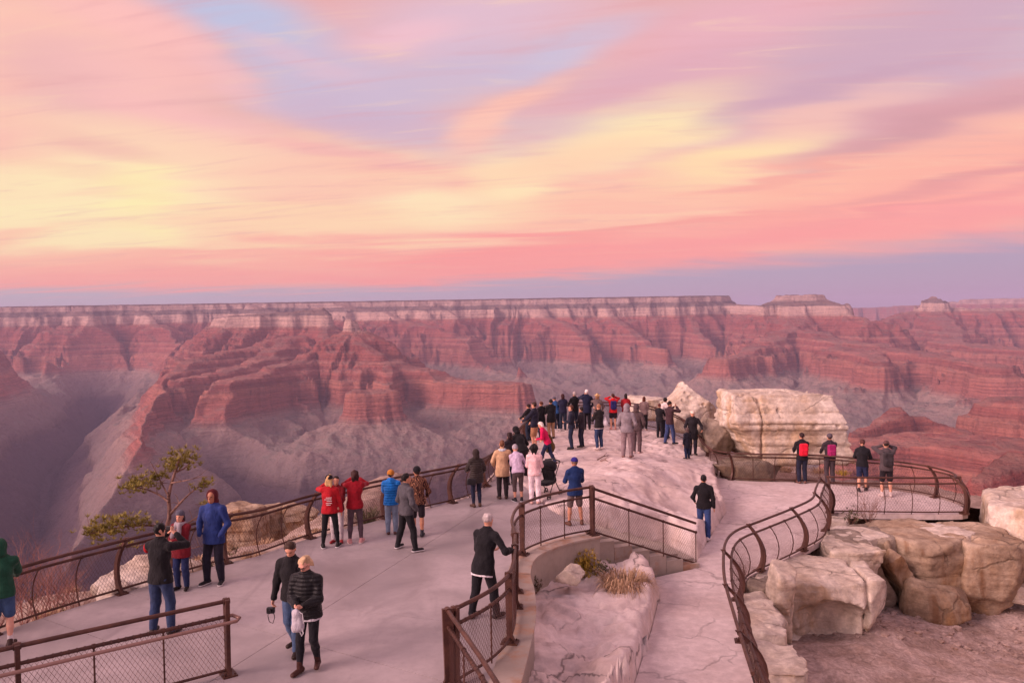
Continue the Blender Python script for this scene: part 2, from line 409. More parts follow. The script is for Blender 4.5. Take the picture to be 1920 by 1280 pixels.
RIDGES = [
    # north rim plateau (its edge lies a half-width in front of these lines)
    [(-900, 560, 17.5, 2600), (-300, 566, 17.2, 2600), (0, 566, 16.8, 2600), (300, 562, 16.4, 2600), (600, 558, 15.9, 2600), (850, 555, 15.4, 2600), (1050, 553, 15.0, 2600), (1150, 552, 14.4, 2000), (1230, 552, 13.7, 1250), (1290, 552, 13.3, 560)],
    # Bright Angel side, left
    [(-420, 580, 11, 500), (-60, 584, 9.6, 200), (20, 590, 9.3, 90), (60, 640, 8.8, 60), (110, 688, 8.2, 120), (150, 694, 8.0, 80)],
    [(-200, 640, 7.6, 100), (-40, 690, 7.2, 80)],
    [(130, 575, 14.2, 60), (170, 606, 12.6, 40), (200, 630, 11.8, 40)],
    [(250, 578, 13.9, 60), (290, 612, 12.6, 50), (330, 642, 11.2, 50)],
    # the big temple group
    [(480, 570, 13.2, 100), (540, 596, 12.4, 80), (560, 600, 11, 60), (575, 585, 10.1, 80), (597, 577, 9.6, 50), (625, 636, 8.7, 25), (650, 640, 7.95, 20), (664, 598, 7.6, 14), (672, 597, 7.55, 14), (690, 645, 7.2, 30), (720, 668, 6.95, 60), (745, 690, 6.8, 60)],
    [(440, 592, 10.0, 90), (500, 588, 9.8, 80), (597, 580, 9.6, 60)],
    [(400, 600, 10.8, 60), (440, 594, 10.0, 60)],
    [(720, 665, 7.0, 60), (790, 692, 6.85, 100), (860, 714, 6.6, 130), (975, 717, 6.3, 70)],
    [(740, 688, 6.7, 50), (742, 752, 6.3, 15), (735, 733, 5.95, 90), (680, 734, 5.85, 60)],
    [(560, 630, 8.6, 120), (480, 650, 8.4, 60), (400, 664, 8.1, 70), (365, 668, 8.0, 50), (300, 705, 7.4, 60), (262, 735, 6.3, 50), (246, 800, 5.5, 10), (225, 775, 4.85, 60), (200, 779, 4.8, 40)],
    [(655, 642, 7.6, 40), (600, 660, 7.4, 60), (520, 688, 6.9, 80), (445, 710, 6.6, 110), (400, 731, 6.2, 60)],
    [(540, 640, 8.4, 60), (470, 680, 7.6, 90), (395, 700, 7.2, 90), (330, 712, 7.0, 60)],
    # spurs of the far wall
    [(640, 566, 13.1, 100), (760, 598, 12, 60), (880, 640, 11, 60), (950, 653, 10.2, 50)],
    [(880, 630, 11, 50), (960, 664, 9.7, 70), (1035, 674, 9.1, 60)],
    [(1000, 570, 12.4, 60), (1060, 605, 11.8, 50), (1100, 640, 11.0, 60)],
    [(1130, 566, 12.4, 60), (1180, 618, 11.5, 50), (1220, 650, 11, 60), (1245, 654, 10.5, 40)],
    [(1290, 575, 12.6, 60), (1310, 618, 11.8, 50), (1340, 648, 11.3, 50)],
    [(790, 565, 12.9, 60), (860, 592, 12.2, 40)],
    # flat topped throne and its arms
    [(1340, 562, 13.2, 40), (1395, 571, 12.8, 30), (1435, 573, 12.4, 30), (1478, 554, 11.8, 60), (1538, 553, 11.6, 90), (1588, 578, 11.2, 30), (1615, 596, 11, 30)],
    [(1505, 560, 11.6, 100), (1500, 610, 10.8, 100), (1450, 638, 10, 120), (1400, 666, 9.2, 110), (1345, 671, 8.8, 80)],
    [(1520, 618, 10.6, 80), (1590, 640, 9.8, 180), (1620, 660, 8.8, 130), (1640, 678, 7.9, 80)],
    [(1600, 640, 9.6, 100), (1720, 660, 8.8, 160), (1800, 676, 8.0, 100), (1872, 688, 7.2, 70)],
    [(1760, 640, 11, 150), (1900, 655, 10, 200), (2050, 660, 9.5, 200)],
    # pyramid temple
    [(1660, 603, 13.2, 40), (1700, 585, 13.8, 60), (1735, 572, 14, 10), (1750, 556, 14, 12), (1765, 571, 14, 10), (1800, 576, 14, 40), (1840, 579, 14, 60), (2000, 577, 14.4, 200)],
    [(1750, 570, 14, 60), (1760, 600, 12.8, 100), (1770, 632, 11.6, 150), (1780, 645, 11, 100)],
    # far plateaus
    [(1480, 578, 27, 600), (1640, 577, 27, 900), (1760, 572, 26, 1200), (1880, 560, 24, 900), (2300, 556, 24, 2000)],
    # nearer ridges, right
    [(1690, 768, 4.2, 25), (1690, 780, 4.15, 40), (1640, 800, 4.0, 30), (1600, 815, 3.9, 20)],
    [(1690, 780, 4.2, 40), (1760, 800, 4.2, 30), (1800, 815, 4.1, 30)],
    [(1845, 756, 4.9, 70), (1900, 750, 4.9, 150), (2050, 745, 5.0, 200)],
    [(1560, 860, 3.3, 40), (1620, 838, 3.45, 90), (1720, 826, 3.55, 150), (1800, 828, 3.5, 150), (1950, 838, 3.4, 150), (2100, 838, 3.4, 200)],
    [(1840, 905, 1.75, 15), (1880, 885, 1.85, 20), (1925, 866, 2.0, 40), (2060, 848, 2.1, 100)],
]
STEEP = {(1690, 768, 4.2, 25): 1.5, (1690, 780, 4.2, 40): 1.5, (1845, 756, 4.9, 70): 1.2, (1560, 860, 3.3, 40): 1.6, (1840, 905, 1.75, 15): 2.6, (740, 688, 6.7, 50): 1.15}
RIVERS = [
    ([(-900, 4.3), (-300, 4.0), (0, 3.9), (150, 3.85), (330, 4.1), (520, 4.6), (650, 4.9), (820, 4.9), (1000, 5.3), (1300, 5.9), (1590, 6.0), (1680, 6.4), (1900, 6.4), (2300, 6.8)], 1.0),
    ([(-40, 3.95), (-30, 4.2), (10, 5.0), (60, 6.2), (95, 8.0), (150, 9.5), (200, 11.5)], 0.85),
    ([(1590, 6.0), (1400, 7.0), (1250, 7.6), (1150, 8.7), (1060, 9.3), (965, 10.4)], 0.5),
    ([(560, 4.7), (480, 5.2), (420, 5.6)], 0.35),
]
def seg_dist(X, Y, a, b):
    dx, dy = b[0] - a[0], b[1] - a[1]
    t = np.clip(((X - a[0]) * dx + (Y - a[1]) * dy) / (dx * dx + dy * dy + 1e-9), 0, 1)
    return np.hypot(X - (a[0] + t * dx), Y - (a[1] + t * dy)), t
def foot(X, Y, a, b, t, d, R0=420.0):
    fx = a[0] + t * (b[0] - a[0]); fy = a[1] + t * (b[1] - a[1])
    return fx + R0 * (X - fx) / (d + 1e-6), fy + R0 * (Y - fy) / (d + 1e-6)
def canyon_height(X, Y):
    # wander the plan so that ridges and rims get promontories and alcoves
    WX = X + 420 * fbm2(X / 2300, Y / 2300, 3, 3) + 60 * noise2(X / 330, Y / 330, 9)
    WY = Y + 420 * fbm2(X / 2300 + 9, Y / 2300 - 4, 5, 3) + 60 * noise2(X / 330, Y / 330, 29)
    fade = sstep(2500, 6000, np.hypot(X, Y))
    WX = X + (WX - X) * (0.25 + 0.75 * fade) * 0.5; WY = Y + (WY - Y) * (0.25 + 0.75 * fade) * 0.5
    u = np.full(X.shape, 1e9); un = np.full(X.shape, 1e9); GX = X.copy(); GY = Y.copy()
    for rd in RIDGES:
        P = [ridge_pt(*q) for q in rd]; k = STEEP.get(rd[0], 1.0)
        for a, b in zip(P[:-1], P[1:]):
            d, t = seg_dist(WX, WY, a, b)
            u0 = a[2] + (b[2] - a[2]) * t; e = np.maximum(d - (a[3] + (b[3] - a[3]) * t), -200 if a[2] < 1 and b[2] < 1 else 0) * k
            m = u0 + e < u; u = np.where(m, u0 + e, u); un = np.where(m, e, un); gx, gy = foot(WX, WY, a, b, t, d, min(420.0, 150 + a[3])); GX = np.where(m, gx, GX); GY = np.where(m, gy, GY)
    u0p = u - un
    # spurs, gullies and alcoves: the walls retreat unevenly
    r1 = ridged2(X / 1500, Y / 1500, 41, 4); r2 = ridged2(X / 420, Y / 420, 77, 4); r3 = noise2(X / 120, Y / 120, 19)
    # ravines run straight down from the crest: noise that is constant along the fall line
    g1 = ridged2(GX / 620, GY / 620, 141, 2); g2 = ridged2(GX / 210, GY / 210, 143, 2); g3 = ridged2(GX / 75, GY / 75, 145, 1)
    near = np.clip(np.hypot(X, Y) / 6000, 0.3, 1.6)
    u = u + (300 * (0.72 - r1) * np.clip(un / 400, 0, 1) + 260 * (0.72 - r2) * np.clip(un / 160 + 0.12 * (u < 30) + 0.35 * (u0p < 5), 0, 1) + 20 * r3 * np.clip(un / 60 + .2, 0, 1)) * near
    u = u + near * (420 * (0.80 - g1) * np.clip(un / 420, 0, 1.3) + 190 * (0.80 - g2) * np.clip(un / 260, 0, 1.2) + 50 * (.8 - g3) * np.clip(un / 200, 0, 1))
    zs = np.interp(np.maximum(u, 0), SU, SZ)
    zs = np.where(u < 0, 300 + np.clip(-u, 0, 400) * 0.03 + 6 * noise2(X / 300, Y / 300, 2), zs)
    # the plateau of the Tonto and its drainages
    fl = sstep(-570, -780, zs)
    zs = zs + fl * (120 * (ridged2(X / 900, Y / 900, 55, 5) - 0.75) + 22 * noise2(X / 160, Y / 160, 8))
    slope = sstep(20, -20, zs)
    zs = zs + slope * 10 * noise2(X / 90, Y / 90, 15) + 4 * noise2(X / 45, Y / 45, 16)
    for pts, k in RIVERS:
        Q = [ridge_pt(px, 900, d, 0) for px, d in pts]
        g = np.full(X.shape, 1e9)
        for a, b in zip(Q[:-1], Q[1:]): g = np.minimum(g, seg_dist(WX, WY, a, b)[0])
        g = g + 130 * (0.7 - ridged2(X / 500, Y / 500, 90, 4)) * sstep(0, 300, g)
        depth = 330 * k
        vz = np.interp(g, [0, 25, 60, 240 * k + 90, 240 * k + 105, 1e6], [-900 - depth, -900 - depth, -880 - depth * 0.9, -900, -840, 1e6 - 700])
        zs = np.minimum(zs, vz)
    zs = zs + sstep(-560, -680, zs) * (60 * (ridged2(X / 330 + .4 * r1, Y / 330, 57, 5) - 0.75) + 26 * (ridged2(X / 110, Y / 110, 58, 3) - .75))
    return zs + DIP * (np.minimum(Y, 20000) - DIP0)

def canyon_material():
    m, nt, b = principled('canyon_strata', 0.95, 0.05)
    pos = world_pos(nt); sp = nt.new('ShaderNodeSeparateXYZ'); nt.put(sp.inputs[0], pos)
    dip = nt.math('MULTIPLY', nt.math('SUBTRACT', nt.math('MINIMUM', sp.outputs[1], 20000.0), DIP0), DIP)
    zs = nt.math('SUBTRACT', sp.outputs[2], dip)
    n1 = nt.noise(nt.scale_vec(pos, (1, 1, 0.6)), 0.0016, 5, 0.6)
    n2 = nt.noise(nt.scale_vec(pos, (1, 1, 3.5)), 0.012, 5, 0.65)
    zz = nt.math('ADD', zs, nt.math('ADD', nt.math('MULTIPLY', nt.math('SUBTRACT', n1, 0.5), 44), nt.math('MULTIPLY', nt.math('SUBTRACT', n2, 0.5), 30)))
    def q(z): return (z + 1250) / 1600
    st = [(-1250, (.075, .055, .055)), (-930, (.12, .085, .08)), (-900, (.15, .11, .09)), (-870, (.22, .165, .13)), (-800, (.255, .205, .16)), (-700, (.29, .22, .17)), (-600, (.36, .27, .20)),
          (-560, (.36, .20, .145)), (-535, (.39, .165, .115)), (-440, (.40, .165, .11)), (-375, (.43, .20, .13)), (-362, (.29, .12, .085)), (-330, (.33, .12, .085)), (-300, (.42, .19, .13)), (-285, (.29, .105, .08)), (-255, (.36, .14, .095)), (-235, (.43, .21, .145)),
          (-220, (.28, .105, .075)), (-170, (.35, .13, .09)), (-90, (.32, .11, .08)), (-20, (.35, .13, .09)), (8, (.38, .18, .12)), (28, (.56, .40, .29)), (135, (.60, .45, .33)), (150, (.22, .17, .135)), (205, (.20, .16, .13)), (222, (.50, .38, .29)), (285, (.47, .36, .28)), (294, (.08, .08, .06)), (340, (.06, .065, .05))]
    # a colour ramp holds 32 stops
    f = nt.math('DIVIDE', nt.math('ADD', zz, 1250.0), 1600.0, clamp=True)
    col = nt.ramp(f, [(q(z), c) for z, c in st])
    nrm = nt.new('ShaderNodeNewGeometry').outputs['Normal']; sn = nt.new('ShaderNodeSeparateXYZ'); nt.put(sn.inputs[0], nrm)
    n3 = nt.noise(pos, 0.006, 6, 0.65)
    # fine beds
    bed = nt.noise(nt.scale_vec(pos, (0.02, 0.02, 1)), 0.085, 3, 0.7)
    cl = nt.maprange(zs, -680, -560)
    colb = nt.mix(nt.maprange(bed, 0.30, 0.70, 0, 1), nt.mix(1.0, col, (0.68, 0.66, 0.66), 'MULTIPLY'), nt.mix(1.0, col, (1.24, 1.2, 1.18), 'MULTIPLY'))
    col = nt.mix(cl, col, colb)
    # desert varnish streaks on the cliffs and scrub on the flatter ground
    var = nt.noise(nt.scale_vec(pos, (1, 1, 0.12)), 0.022, 4, 0.6)
    col = nt.mix(nt.maprange(var, 0.45, 0.75, 0, 0.45), col, nt.mix(1.0, col, (0.5, 0.45, 0.45), 'MULTIPLY'))
    flat = nt.math('MULTIPLY', nt.maprange(sn.outputs[2], 0.72, 0.93), nt.math('MULTIPLY', nt.maprange(n3, 0.3, 0.62), nt.maprange(zs, -930, -880)))
    scrub = nt.mix(nt.maprange(zs, -620, -330), (.20, .19, .14), (.27, .17, .12))
    col = nt.mix(nt.math('MULTIPLY', flat, 0.7), col, scrub)
    spots = nt.noise(pos, 0.05, 3, 0.7)
    col = nt.mix(nt.math('MULTIPLY', nt.maprange(spots, 0.55, 0.72), 0.35), col, (.11, .105, .08))
    col = nt.mix(1.0, col, (1.0, 0.94, 1.12), 'MULTIPLY')
    nt.put(b.inputs['Base Color'], col)
    h = nt.math('ADD', nt.math('MULTIPLY', nt.noise(nt.scale_vec(pos, (1, 1, 2.5)), 0.014, 6, 0.68), 60.0), nt.math('MULTIPLY', nt.math('MULTIPLY', bed, cl), 14.0))
    h = nt.math('ADD', h, nt.math('MULTIPLY', nt.noise(nt.scale_vec(pos, (1, 1, 0.2)), 0.012, 4, 0.6), 40.0))
    n = nt.new('ShaderNodeBump'); n.inputs['Strength'].default_value = 0.85; n.inputs['Distance'].default_value = 1.0
    nt.put(n.inputs['Height'], h); nt.l.new(n.outputs[0], b.inputs['Normal'])
    return m

def build_canyon():
    NA, NR = 980, 620
    az = np.linspace(R(-40), R(40), NA)
    # rows: denser where the walls stand
    k = np.linspace(0, 1, NR)
    rr = np.exp(np.interp(k, [0, 0.08, 0.92, 1.0], np.log([900, 3000, 14500, 34000])))
    A, Rr = np.meshgrid(az, rr, indexing='ij')
    X = Rr * np.sin(A); Y = Rr * np.cos(A)
    Z = canyon_height(X, Y)
    V = np.stack([X, Y, Z], -1).reshape(-1, 3)
    i = np.arange(NA - 1)[:, None] * NR + np.arange(NR - 1)[None, :]
    Q = np.stack([i, i + NR, i + NR + 1, i + 1], -1).reshape(-1, 4)[:, ::-1]
    me = new_mesh('canyon', V, Q, True, [canyon_material()])
    o = link('canyon_terrain', me); tagged(o, 'layered red and cream canyon walls, buttes and plateaus across the gorge', 'canyon', kind='structure')
build_canyon()
def build_haze():
    mb = MB(); zlo, zhi = -1560.0, 640.0
    mb.box((0, 15000, (zlo + zhi) / 2), (76000, 50000, zhi - zlo))
    m = bpy.data.materials.new('haze'); m.use_nodes = True
    nt = NT(m.node_tree); nt.n.clear()
    out = nt.new('ShaderNodeOutputMaterial'); v = nt.new('ShaderNodeVolumePrincipled')
    v.inputs['Color'].default_value = (0.72, 0.68, 1.0, 1); v.inputs['Density'].default_value = 2.7e-5; v.inputs['Anisotropy'].default_value = 0.0
    nt.l.new(v.outputs[0], out.inputs['Volume'])
    o = mb.build('haze', m, smooth=False); tagged(o, 'thin violet evening haze filling the canyon air', 'haze', kind='stuff')
    m.cycles.homogeneous_volume = True
build_haze()
print('canyon', round(time.time() - T0, 1))
# ------------------------------------------------------------------ materials of the overlook
def rock_material(name, c_lo, c_hi, stain, scale=1.0, strata=True, crack=0.5, smooth=False, streak=False):
    m, nt, b = principled(name, 0.92, 0.12)
    pos = world_pos(nt)
    n1 = nt.noise(pos, 0.55 * scale, 6, 0.62, 0.4); n2 = nt.noise(pos, 4.5 * scale, 6, 0.68)
    col = nt.mix(nt.maprange(n1, 0.32, 0.68), c_lo, c_hi)
    st = nt.noise(nt.scale_vec(pos, (1, 1, 0.45)), 0.9 * scale, 5, 0.6, 0.6)
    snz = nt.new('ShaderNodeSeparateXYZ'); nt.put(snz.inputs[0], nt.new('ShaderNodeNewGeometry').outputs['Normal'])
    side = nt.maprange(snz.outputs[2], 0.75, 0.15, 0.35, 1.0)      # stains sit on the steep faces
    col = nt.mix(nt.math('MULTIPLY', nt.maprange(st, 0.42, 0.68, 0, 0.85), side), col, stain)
    col = nt.mix(nt.maprange(n2, 0.35, 0.72, 0, 1), nt.mix(1.0, col, (0.86, 0.84, 0.84) if smooth else (0.72, 0.70, 0.70), 'MULTIPLY'), nt.mix(1.0, col, (1.08, 1.07, 1.07) if smooth else (1.14, 1.13, 1.12), 'MULTIPLY'))
    if strata:
        bd = nt.noise(nt.scale_vec(pos, (0.10, 0.10, 1)), 3.4 * scale, 4, 0.65, 0.3)
        col = nt.mix(nt.maprange(bd, 0.52, 0.74, 0, 0.6), col, nt.mix(1.0, col, (0.60, 0.52, 0.47), 'MULTIPLY'))
    if streak:          # water and rust streaks running down the faces
        sk = nt.noise(nt.scale_vec(pos, (1, 1, 0.10)), 2.6, 4, 0.6, 0.3)
        col = nt.mix(nt.math('MULTIPLY', nt.maprange(sk, 0.50, 0.70, 0, 0.8), side), col, (.17, .085, .045))
    # cracks
    vo = nt.new('ShaderNodeTexVoronoi', feature='DISTANCE_TO_EDGE')
    wv = nt.vmath('ADD', pos, nt.vmath('MULTIPLY', nt.vmath('SUBTRACT', nt.new('ShaderNodeTexNoise').outputs['Color'], (.5, .5, .5)), (0, 0, 0)))
    wn = nt.new('ShaderNodeTexNoise'); nt.put(wn.inputs['Vector'], pos); wn.inputs['Scale'].default_value = 1.3; wn.inputs['Detail'].default_value = 4
    wv = nt.vmath('ADD', pos, nt.vmath('MULTIPLY', wn.outputs['Color'], (1.1, 1.1, 0.5)))
    nt.put(vo.inputs['Vector'], wv); vo.inputs['Scale'].default_value = 0.62 * scale
    ck = nt.maprange(vo.outputs['Distance'], 0.0, 0.028, 1, 0)
    gate = nt.maprange(nt.noise(pos, 0.8, 3), 0.42, 0.6)
    ck = nt.math('MULTIPLY', nt.math('MULTIPLY', ck, gate), crack)
    col = nt.mix(ck, col, tuple(v * 0.28 for v in c_lo))
    pit = nt.maprange(nt.noise(pos, 13 * scale, 3, 0.7), 0.64, 0.76)
    col = nt.mix(nt.math('MULTIPLY', pit, 0.4), col, tuple(v * 0.45 for v in c_lo))
    nt.put(b.inputs['Base Color'], col)
    h = nt.math('ADD', nt.noise(pos, 2.2 * scale, 8, 0.68, 0.3), nt.math('MULTIPLY', ck, -0.6))
    if strata: h = nt.math('ADD', h, nt.math('MULTIPLY', bd, 0.5))
    bump(nt, b, h, 0.35 if smooth else 0.8, 0.06 if smooth else 0.10)
    return m
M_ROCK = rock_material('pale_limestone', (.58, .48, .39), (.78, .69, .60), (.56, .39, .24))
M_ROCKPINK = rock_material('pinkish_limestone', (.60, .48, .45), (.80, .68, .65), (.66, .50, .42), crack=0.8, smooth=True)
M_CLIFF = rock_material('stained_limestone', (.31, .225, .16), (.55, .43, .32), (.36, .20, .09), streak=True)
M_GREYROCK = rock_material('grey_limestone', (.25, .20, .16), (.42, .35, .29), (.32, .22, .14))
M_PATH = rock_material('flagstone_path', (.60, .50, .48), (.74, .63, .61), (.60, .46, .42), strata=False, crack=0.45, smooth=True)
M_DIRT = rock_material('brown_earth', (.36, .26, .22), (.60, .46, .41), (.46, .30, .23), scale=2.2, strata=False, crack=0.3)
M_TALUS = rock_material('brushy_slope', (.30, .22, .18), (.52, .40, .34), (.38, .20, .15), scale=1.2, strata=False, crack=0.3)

def concrete_material(name, c, rust=False):
    m, nt, b = principled(name, 0.62, 0.35)
    pos = world_pos(nt)
    n1 = nt.noise(pos, 0.45, 5, 0.6, 0.5); n2 = nt.noise(pos, 7, 5, 0.7); n3 = nt.noise(nt.scale_vec(pos, (1, .35, 1)), 1.3, 4, 0.6, 1.0)
    lo = tuple(v * 0.70 for v in c); hi = tuple(v * 1.20 for v in c)
    col = nt.mix(nt.maprange(n1, 0.3, 0.7), lo, hi)
    col = nt.mix(nt.maprange(n2, 0.4, 0.75, 0, 0.35), col, tuple(v * 0.72 for v in c))
    col = nt.mix(nt.maprange(n3, 0.52, 0.70, 0, 0.55), col, tuple(v * 0.68 for v in c))
    sp = nt.maprange(nt.noise(pos, 22, 2, 0.6), 0.70, 0.78)
    col = nt.mix(nt.math('MULTIPLY', sp, 0.5), col, tuple(v * 0.45 for v in c))
    if rust:
        r = nt.noise(pos, 1.6, 5, 0.65)
        col = nt.mix(nt.maprange(r, 0.46, 0.66, 0, 0.75), col, (.36, .17, .085))
    nt.put(b.inputs['Base Color'], col)
    nt.put(b.inputs['Roughness'], nt.maprange(n1, 0.3, 0.7, 0.42, 0.68))
    bump(nt, b, n2, 0.12, 0.01)
    return m
M_CONC = concrete_material('walkway_concrete', (.39, .33, .335))
M_CONC2 = concrete_material('wall_concrete', (.40, .33, .28))
M_CONCR = concrete_material('rust_stained_concrete', (.42, .34, .29), True)
M_JOINT = plain((98, 78, 74), 0.9, 0.1, 'joint_filler')

# ------------------------------------------------------------------ plan of the overlook (metres, from the photograph)
ZL = -1.15                                   # lower path and right terrace
def XY(px, py, z): v = at(px, py, z); return (v.x, v.y)
def cat(P, closed=False, step=0.25):
    """smooth curve through 3D points, resampled"""
    P = [Vector(p) for p in P]; n = len(P); out = []
    rng = range(n if closed else n - 1)
    for i in rng:
        p1, p2 = P[i], P[(i + 1) % n]
        p0 = P[i - 1] if (i > 0 or closed) else p1 * 2 - p2
        p3 = P[(i + 2) % n] if (i + 2 < n or closed) else p2 * 2 - p1
        m = max(2, int((p2 - p1).length / 0.08))
        for k in range(m):
            t = k / m
            out.append(0.5 * ((2 * p1) + (p2 - p0) * t + (2 * p0 - 5 * p1 + 4 * p2 - p3) * t * t + (3 * p1 - p0 - 3 * p2 + p3) * t ** 3))
    if not closed: out.append(P[-1])
    res = [out[0]]; acc = 0
    for a, b in zip(out[:-1], out[1:]):
        acc += (b - a).length
        if acc >= step: res.append(b); acc = 0
    if not closed and (res[-1] - out[-1]).length > 0.02: res.append(out[-1])
    return res
LEFT_BASE = [(-330, 1300), (-150, 1240), (34, 1173), (118, 1145), (203, 1119), (285, 1095), (349, 1076), (415, 1057), (480, 1043), (563, 1014), (647, 991), (714, 974), (790, 956), (850, 942), (884, 931), (905, 918), (919, 905), (945, 875), (970, 846), (988, 824)]
LEFT_PTS = [at(x, y, 0) for x, y in LEFT_BASE]
TIP_PTS = [at(988, 824, 0), at(1010, 806, 0), at(1045, 798, 0), at(1080, 796, 0), at(1130, 796, 0), at(1175, 797, -.05), at(1212, 801, -.12), at(1240, 808, -.22), at(1276, 822, -.42), at(1300, 836, -.6)]
DESC_PTS = [at(1300, 836, -.6), at(1318, 856, -.75), at(1330, 880, -.95), at(1343, 893, ZL)]
TERR_PTS = [at(1343, 893, ZL), at(1370, 899, ZL), at(1415, 902, ZL), at(1470, 903, ZL), at(1530, 905, ZL), at(1600, 911, ZL), at(1660, 917, ZL), at(1710, 924, ZL), at(1755, 933, ZL), at(1795, 945, ZL), at(1812, 956, ZL), at(1808, 963, ZL)]
FRONT_PTS = [at(1808, 963, ZL), at(1740, 964, ZL), at(1660, 963, ZL), at(1600, 962, ZL), at(1556, 961, ZL)]
S_PTS = [at(1556, 961, ZL), at(1549, 985, ZL), at(1543, 1008, ZL), at(1506, 1031, ZL), at(1446, 1060, ZL), at(1403, 1081, ZL), at(1386, 1104, ZL), at(1383, 1140, ZL), at(1388, 1190, ZL), at(1404, 1250, ZL), at(1428, 1330, ZL), at(1450, 1400, ZL)]
CURVE_PTS = [at(1110, 1003, 0), at(1063, 1012, 0), at(1016, 1026, 0), at(977, 1046, 0), at(962, 1078, 0), at(968, 1115, 0), at(966, 1165, 0), at(945, 1240, 0), at(915, 1330, 0)]
def curve2(P, step=0.25): return [(p.x, p.y) for p in cat(P, False, step)]
PLATFORM = [(p.x, p.y) for p in LEFT_PTS[:-3]] + [XY(948, 884, 0), XY(985, 915, 0), XY(1030, 955, 0), XY(1062, 972, 0), XY(1112, 985, 0)] + curve2(CURVE_PTS) + [(-1.0, 5.0), (-10.0, 5.0)]
LOWER = [XY(1343, 893, ZL)] + curve2(TERR_PTS + FRONT_PTS[1:] + S_PTS[1:]) + [(4.6, 8.0), (0.6, 8.0), XY(1190, 1280, ZL), XY(1222, 1180, ZL), XY(1236, 1120, ZL), XY(1215, 1085, ZL), XY(1300, 1066, ZL), XY(1318, 1030, ZL), XY(1345, 985, ZL), XY(1362, 960, ZL), XY(1340, 930, ZL)]
PLANTER = curve2(CURVE_PTS) + [(0.0, 8.0), XY(1190, 1280, ZL), XY(1222, 1180, ZL), XY(1236, 1120, ZL), XY(1215, 1085, ZL), XY(1300, 1066, ZL)]
LAND = [(-14, 4)] + [(p.x, p.y) for p in LEFT_PTS] + [(p.x, p.y) for p in TIP_PTS] + [(p.x, p.y) for p in TERR_PTS] + [(p.x, p.y) for p in FRONT_PTS] + curve2(S_PTS) + [(5, 4)]
def dedupe(P):
    out = []
    for p in P:
        if not out or math.hypot(p[0] - out[-1][0], p[1] - out[-1][1]) > 0.02: out.append(p)
    return out
PLATFORM, LOWER, PLANTER, LAND = dedupe(PLATFORM), dedupe(LOWER), dedupe(PLANTER), dedupe(LAND)
_sa = at(1112, 996, 0); _sb = at(1305, 1060, ZL); _sv = Vector((_sb.x - _sa.x, _sb.y - _sa.y, 0)).normalized(); _sn = Vector((-_sv.y, _sv.x, 0))
if _sn.y < 0: _sn = -_sn
STAIR = [tuple((_sa + _sv * a + _sn * b).xy) for a, b in ((-.15, -.35), ((_sb - _sa).xy.length + .3, -.35), ((_sb - _sa).xy.length + .3, 1.75), (-.15, 1.75))]
def poly_sdf(X, Y, poly):
    """signed distance to a polygon, negative inside"""
    d = np.full(X.shape, 1e18); s = np.ones(X.shape)
    n = len(poly)
    for i in range(n):
        ax, ay = poly[i]; bx, by = poly[i - 1]
        ex, ey = bx - ax, by - ay; wx, wy = X - ax, Y - ay
        t = np.clip((wx * ex + wy * ey) / (ex * ex + ey * ey + 1e-12), 0, 1)
        d = np.minimum(d, (wx - ex * t) ** 2 + (wy - ey * t) ** 2)
        c = np.stack([Y >= ay, Y < by, ex * wy > ey * wx])
        s = np.where(c.all(0) | (~c).all(0), -s, s)
    return s * np.sqrt(d)
CTRL = [(988, 824, 0), (1045, 798, 0), (1080, 800, 0), (1162, 800, 0), (1235, 808, -.22), (1276, 825, -.42), (1255, 836, -.38), (1297, 858, -.6), (1240, 870, .0), (1178, 860, .35), (1190, 880, .35), (1072, 840, .1), (1125, 844, .2), (1027, 876, .05), (948, 884, .0), (985, 915, .02), (1062, 970, .02),
        (1030, 915, .16), (1110, 900, .32), (1200, 930, .12), (1150, 960, .12), (1250, 900, .05), (1290, 920, -.25), (1318, 885, -.75), (1320, 940, -.8), (1250, 965, -.3), (1180, 985, -.05), (1300, 985, -.95), (1260, 1010, -.8)]
_cx = np.array([XY(*c) for c in CTRL]); _cz = np.array([c[2] for c in CTRL])
def idw(X, Y):
    w = 0; s = 0
    for (x, y), z in zip(_cx, _cz):
        k = 1 / ((X - x) ** 2 + (Y - y) ** 2 + 0.35) ** 1.6
        w = w + k; s = s + k * z
    return s / w
def ledges(X, Y, seed, amp, step, sc):
    """natural bedding steps"""
    n = fbm2(X / sc, Y / sc, seed, 4, 0.55) * amp
    q = n / step; f = q - np.floor(q)
    return (np.floor(q) + sstep(0.35, 0.65, f)) * step
